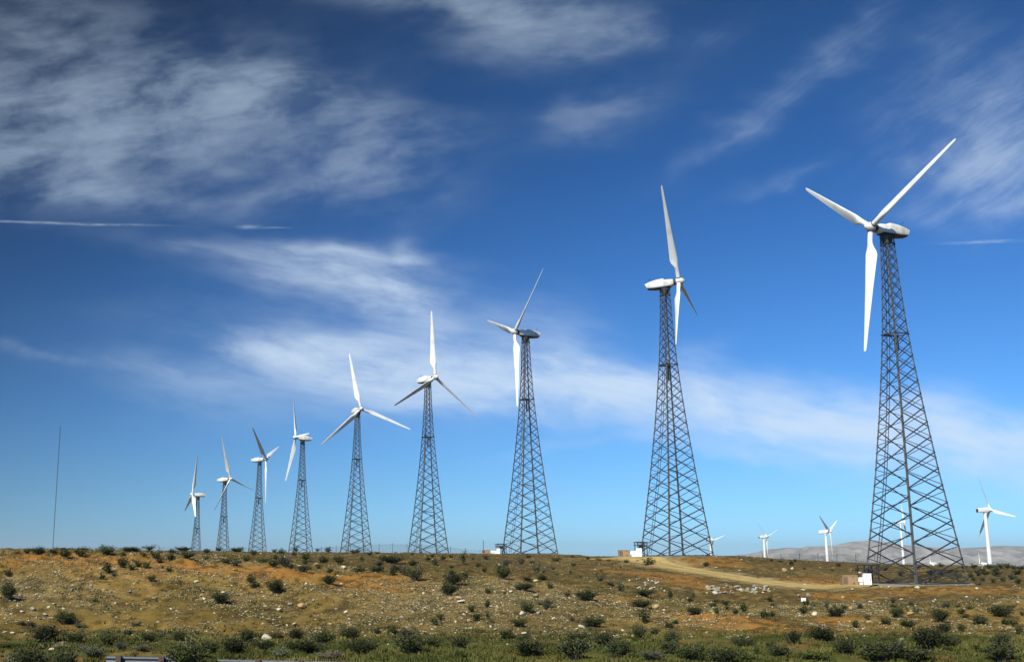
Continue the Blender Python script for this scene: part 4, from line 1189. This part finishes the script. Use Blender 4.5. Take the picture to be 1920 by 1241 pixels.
def cabinets(tag_, Y, zb, brown, small, tall, name3):
    """each: (photo x0, x1, top y); all stand at depth Y on height zb"""
    def ext(e): 
        p0 = at(e[0], e[2], Y); p1 = at(e[1], e[2], Y); return p0[0], p1[0], p1[2] - zb
    x0, x1, h = ext(brown); w = x1 - x0; d = w * .8
    az = math.atan2(x0, Y)
    t = thing('transformer_box', ((x0 + x1) / 2, Y + d / 2, zb), -az * .4)
    b = MB(); b.box(-w / 2, w / 2, -d / 2, d / 2, .06, h * .93); b.box(-w / 2 - .03, w / 2 + .03, -d / 2 - .03, d / 2 + .03, h * .93 + .002, h)
    obj('housing', b.mesh('housing', M['tan']), t)
    b = MB()
    for i in range(9): b.box(-w * .46, -w * .16, -d / 2 - .02, -d / 2 - .003, h * (.2 + .075 * i), h * (.245 + .075 * i))
    obj('louvre', b.mesh('louvre', M['tan_dark']), t)
    b = MB(); b.box(-w * .44, -w * .1, -d / 2 - .025, -d / 2 - .003, h * .04, h * .12)
    obj('base_vent', b.mesh('base_vent', M['tan_dark']), t)
    b = MB(); b.box(w * .16, w * .30, -d / 2 - .03, -d / 2 - .003, h * .2, h * .34)
    obj('latch', b.mesh('latch', M['tan_dark']), t)
    b = MB(); b.box(w * .1, w * .26, -d / 2 - .02, -d / 2 - .003, h * .80, h * .86)
    obj('handle', b.mesh('handle', M['tan_dark']), t)
    b = MB(); b.box(-w / 2 - .25, w / 2 + .25, -d / 2 - .3, d / 2 + .2, -.5, .055)
    obj('plinth', b.mesh('plinth', M['concrete']), t)
    tag(t, 'brown transformer box with louvred end beside %s' % name3, 'transformer', 'brown transformer boxes')
    x0, x1, h = ext(small); w = x1 - x0; d = .5
    t = thing('meter_cabinet', ((x0 + x1) / 2, Y + .35, zb), -az * .4)
    b = MB(); b.box(-w / 2, w / 2, -d / 2, d / 2, h * .47, h); obj('housing', b.mesh('housing', M['cab']), t)
    b = MB(); b.box(-w * .2, w * .5, -d * .3, d * .3, -.4, h * .468); obj('pedestal', b.mesh('pedestal', M['cab']), t)
    b = MB(); b.box(w * .0, w * .36, -d / 2 - .015, -d / 2 - .002, h * .62, h * .86); obj('door', b.mesh('door', M['cab_grey' if tag_ else 'cab']), t)
    tag(t, 'small white meter cabinet between brown box and tall cabinet at %s' % name3, 'cabinet', 'small white meter cabinets')
    x0, x1, h = ext(tall); w = x1 - x0; d = w * .8
    t = thing('control_cabinet', ((x0 + x1) / 2, Y + .2, zb), -az * .4)
    b = MB(); b.box(-w / 2, w / 2, -d / 2, d / 2, -.4, h * .965); b.box(-w / 2 - .03, w / 2 + .03, -d / 2 - .04, d / 2 + .03, h * .967, h)
    obj('housing', b.mesh('housing', M['cab']), t)
    b = MB(); b.box(-w * .44, w * .44, -d / 2 - .018, -d / 2 - .002, h * .08, h * .93); dr = obj('door', b.mesh('door', M['cab']), t)
    b = MB(); b.box(w * .30, w * .36, -d / 2 - .05, -d / 2 - .02, h * .45, h * .58); obj('handle', b.mesh('handle', M['dark']), dr)
    tag(t, 'tall white control cabinet against the left foot of %s' % name3, 'cabinet', 'tall white control cabinets')

def gantry(x0, x1, ytop, Y, zb, label):
    p0 = at(x0, ytop, Y); p1 = at(x1, ytop, Y); h = p0[2] - zb; w = p1[0] - p0[0]; d = w * .9
    t = thing('cable_gantry', ((p0[0] + p1[0]) / 2, Y + d / 2, zb), R(8))
    for sx in (-1, 1):
        for sy in (-1, 1):
            b = MB(); b.bar((sx * w / 2, sy * d / 2, -.3), (sx * w / 2, sy * d / 2, h), .10); obj('post', b.mesh('post', M['galv_dark']), t)
    b = MB()
    for z in (h - .07, h - .45):
        for s in (-1, 1):
            b.bar((-w / 2 - .2, s * d / 2 + s * .07, z), (w / 2 + .2, s * d / 2 + s * .07, z), .10)
            b.bar((s * w / 2 + s * .07, -d / 2 + .0, z), (s * w / 2 + s * .07, d / 2, z), .09)
    for k in range(5): x = -w / 2 + w * (k + .5) / 5; b.bar((x, -d / 2, h + .02), (x, d / 2, h + .02), .07, .05)
    obj('top_frame', b.mesh('top_frame', M['dark']), t)
    b = MB()
    for k in range(6):
        x = -w * .38 + w * .76 * k / 5; b.tube((x, .1 * (k % 2), -.2), (x * .8, .1 * (k % 2), h - .1), .035, n=6)
    obj('cable_drop', b.mesh('cable_drop', M['dark']), t)
    b = MB(); b.box(-w * .22, w * .22, -.15, .15, h * .52, h * .8); obj('switch_box', b.mesh('switch_box', M['galv_dark']), t)
    tag(t, label, 'gantry', 'steel cable gantries at the tower feet')

Yc = 127.2; zc = float(at(1600, 1098.5, Yc)[2])
cabinets('', Yc, zc, (1581.5, 1609, 1078), (1610, 1618.3, 1082), (1619, 1633, 1074.5), 'nearest tower')
gantry(1618, 1646, 1058.5, 130.0, zc, 'dark steel cable gantry behind the white cabinet of the nearest tower')
Yc = 166.0; zc = float(at(1180, 1044.3, Yc)[2])
cabinets('g', Yc, zc, (1161, 1181, 1030.5), (1181, 1193, 1032.5), (1193, 1203, 1027), 'second lattice tower from right')
gantry(1194, 1212, 1015.5, 168.0, zc, 'dark steel cable gantry rising behind the cabinets of the second tower')
Yc = 206.0; zc = float(at(920, 1038, Yc)[2])
cabinets('', Yc, zc, (904, 919, 1030.5), (919, 931, 1032), (931, 937.5, 1027.5), 'third lattice tower from right')
gantry(932, 948, 1019, 208.0, zc, 'dark steel cable gantry behind the cabinets of the third tower')

# ------------------------------------------------------------------ masts, fences, sign, guardrail
def mast(x, y0, y1, x1, Y, wd, label, guys=True):
    top = at(x, y0, Y); bot = at(x1, y1, Y); zg = gz(top[0], Y); h = top[2] - zg
    t = thing('antenna_mast', (top[0], Y, zg))
    b = MB(); n = max(6, int(h / (wd * 2.2))); c = [Vector((wd / 2 * math.cos(a), wd / 2 * math.sin(a), 0)) for a in (0.3, 2.39, 4.49)]
    for i in range(3): b.bar(c[i] + Vector((0, 0, -.3)), c[i] + Vector((0, 0, h)), wd * .2)
    for k in range(n):
        z0, z1 = h * k / n, h * (k + 1) / n
        for i in range(3): b.bar(c[i] + Vector((0, 0, z0)), c[(i + 1) % 3] + Vector((0, 0, z1)), wd * .12)
    obj('lattice_shaft', b.mesh('lattice_shaft', M['galv_dark']), t)
    b = MB(); b.tube((0, 0, h), (0, 0, h + wd * 3), wd * .08, n=6); obj('lightning_rod', b.mesh('lightning_rod', M['galv_dark']), t)
    tag(t, label, 'mast')
mast(113, 800, 1030, 100, 420, .30, 'thin tall lattice antenna mast standing alone at far left')
mast(906, 1013, 1034, 906, 230, .14, 'short thin mast behind the brown box of the third tower')

def fence(pts, label, Y0, hgt=2.4, post_step=3.0, follow_top=True, arms=True):
    """chain-link: posts as parts, top rails and wire net"""
    P = np.array([at(x, y, Y) for x, y, Y in pts])
    d = np.concatenate([[0], np.cumsum(np.hypot(np.diff(P[:, 0]), np.diff(P[:, 1])))])
    n = int(d[-1] / post_step) + 1
    n = min(n, 98)
    s = np.linspace(0, d[-1], n)
    X = np.interp(s, d, P[:, 0]); Yy = np.interp(s, d, P[:, 1]); Zt = np.interp(s, d, P[:, 2])
    t = thing('chain_link_fence', (X[0], Yy[0], Zt[0] - hgt))
    o0 = Vector((X[0], Yy[0], Zt[0] - hgt))
    Zg = ground_z(X, Yy)
    pm = MB(); pm.tube((0, 0, 0), (0, 0, 1), .045, n=6)
    me = pm.mesh('post', M['galv_dark'])
    for i in range(n):
        zb = min(Zt[i] - hgt, Zg[i]) - .2
        p = obj('post', me, t); p.location = Vector((X[i], Yy[i], zb)) - o0; p.scale = (1, 1, Zt[i] + .25 - zb)
    b = MB()
    for i in range(n - 1):
        a = Vector((X[i], Yy[i], Zt[i])) - o0; c = Vector((X[i + 1], Yy[i + 1], Zt[i + 1])) - o0
        b.bar(a, c, .02)
    obj('top_rail', b.mesh('top_rail', M['galv_dark']), t)
    # woven wire as crossing strands
    V = []; F_ = []
    w = .010
    L_ = d[-1]; step = .22
    def pt(u, z):
        return (np.interp(u, s, X) - o0.x, np.interp(u, s, Yy) - o0.y, np.interp(u, s, Zt) - o0.z - hgt + z)
    k = 0
    for sgn in (1, -1):
        u = np.arange(-hgt, L_ + hgt, step)
        for u0 in u:
            ua, ub = u0, u0 + sgn * hgt
            za, zb_ = 0.0, hgt
            if min(ua, ub) < 0 or max(ua, ub) > L_: continue
            p0, p1 = pt(ua, za), pt(ub, zb_)
            i0 = len(V); V += [(p0[0] - w, p0[1], p0[2]), (p0[0] + w, p0[1], p0[2]), (p1[0] + w, p1[1], p1[2]), (p1[0] - w, p1[1], p1[2])]
            F_.append((i0, i0 + 1, i0 + 2, i0 + 3))
    obj('wire_mesh', mesh_np('wire_mesh', V, F_, M['galv_dark']), t)
    tag(t, label, 'fence')
fence([(575, 1028, 232), (620, 1025.5, 232), (650, 1024, 231), (700, 1021, 230), (740, 1020, 228), (800, 1022, 226), (850, 1027, 224), (900, 1033, 222)], 'chain link fence arching behind the middle lattice towers on the skyline', 230)
fence([(-60, 1029, 215), (100, 1027, 215), (220, 1026, 218), (330, 1026, 222)], 'chain link fence along the skyline at far left below the mast', 215)
fence([(1430, 1040, 226), (1500, 1038.5, 224), (1560, 1040, 222), (1640, 1042, 220)], 'chain link fence before the mountains, left of the nearest lattice tower', 222)

def sign():
    p = hit(1507, 1131); Y = p[1]
    t = thing('warning_sign', tuple(p), R(-12))
    z = float(at(1507, 1127, Y)[2] - p[2]); h = 6.2 * Y / FPX; w = 8.2 * Y / FPX
    b = MB(); b.bar((0, .04, -.3), (0, .04, z + h + .02), .05); obj('post', b.mesh('post', M['galv_dark']), t)
    b = MB(); b.box(-w / 2, w / 2, -.012, .012, z, z + h); bd = obj('board', b.mesh('board', M['cab']), t)
    b = MB(); b.box(-w * .36, w * .36, -.016, -.013, z + h * .62, z + h * .70); b.box(-w * .30, w * .30, -.016, -.013, z + h * .36, z + h * .43)
    obj('printed_lines', b.mesh('printed_lines', M['cab_grey']), bd)
    tag(t, 'small white sign on a thin post left of the nearest tower', 'sign')
sign()

def guardrail(x0, x1, y0, y1, posts, label):
    """W-beam on timber posts; pixels give its top edge"""
    Ya, Yb = 50.0, 50.0
    A = at(x0, y0, Ya); B = at(x1, y1, Yb)
    a = Vector(A); c = Vector(B)
    t = thing('guardrail', (A[0], A[1], A[2] - .75))
    o0 = Vector((A[0], A[1], A[2] - .75))
    dirv = (c - a); 
    sec = [(0, 0), (-.03, -.02), (-.08, -.07), (-.03, -.13), (-.0, -.16), (-.03, -.19), (-.08, -.25), (-.03, -.30), (0, -.32)]
    sec += [(y + .006, z) for y, z in reversed(sec)]
    rings = [[(q.x, q.y + y, q.z + z) for y, z in sec] for q in (Vector((0, 0, .75)), dirv + Vector((0, 0, .75)))]
    b = MB(); b.rings(rings); obj('rail_beam', b.mesh('rail_beam', M['rail']), t)
    L_ = dirv.length
    for px_ in posts:
        f = (px_ - x0) / (x1 - x0); q = dirv * f
        b = MB(); b.box(q.x - .11, q.x + .11, q.y - .30, q.y - .09, -.5 + q.z, .80 + q.z); obj('post', b.mesh('post', M['wood']), t)
    tag(t, label, 'guardrail', 'guardrail lengths along the far carriageway')
guardrail(200, 332, 1229.5, 1232, (225, 305), 'galvanised guardrail length at bottom left with brown timber posts')
guardrail(408, 690, 1235.5, 1240.5, (485, 565, 645), 'galvanised guardrail length at the bottom edge, lower and right of the first')

# ------------------------------------------------------------------ haze: thin even air round the whole scene
def haze():
    b = MB(); b.box(-9500, 9500, -200, 12900, -75, 150)
    me = bpy.data.meshes.new('haze'); me.from_pydata(b.v, [], b.f)
    m = bpy.data.materials.new('haze'); m.use_nodes = True
    nt = m.node_tree; nt.nodes.clear()
    o_ = nt.nodes.new('ShaderNodeOutputMaterial'); v = nt.nodes.new('ShaderNodeVolumePrincipled')
    v.inputs['Color'].default_value = (.84, .93, 1.0, 1); v.inputs['Density'].default_value = HAZE
    v.inputs['Anisotropy'].default_value = .2
    nt.links.new(v.outputs[0], o_.inputs['Volume'])
    me.materials.append(m)
    o = obj('haze', me); o['kind'] = 'stuff'; o['label'] = 'pale haze in the far air'
HAZE = 5.5e-5
haze()
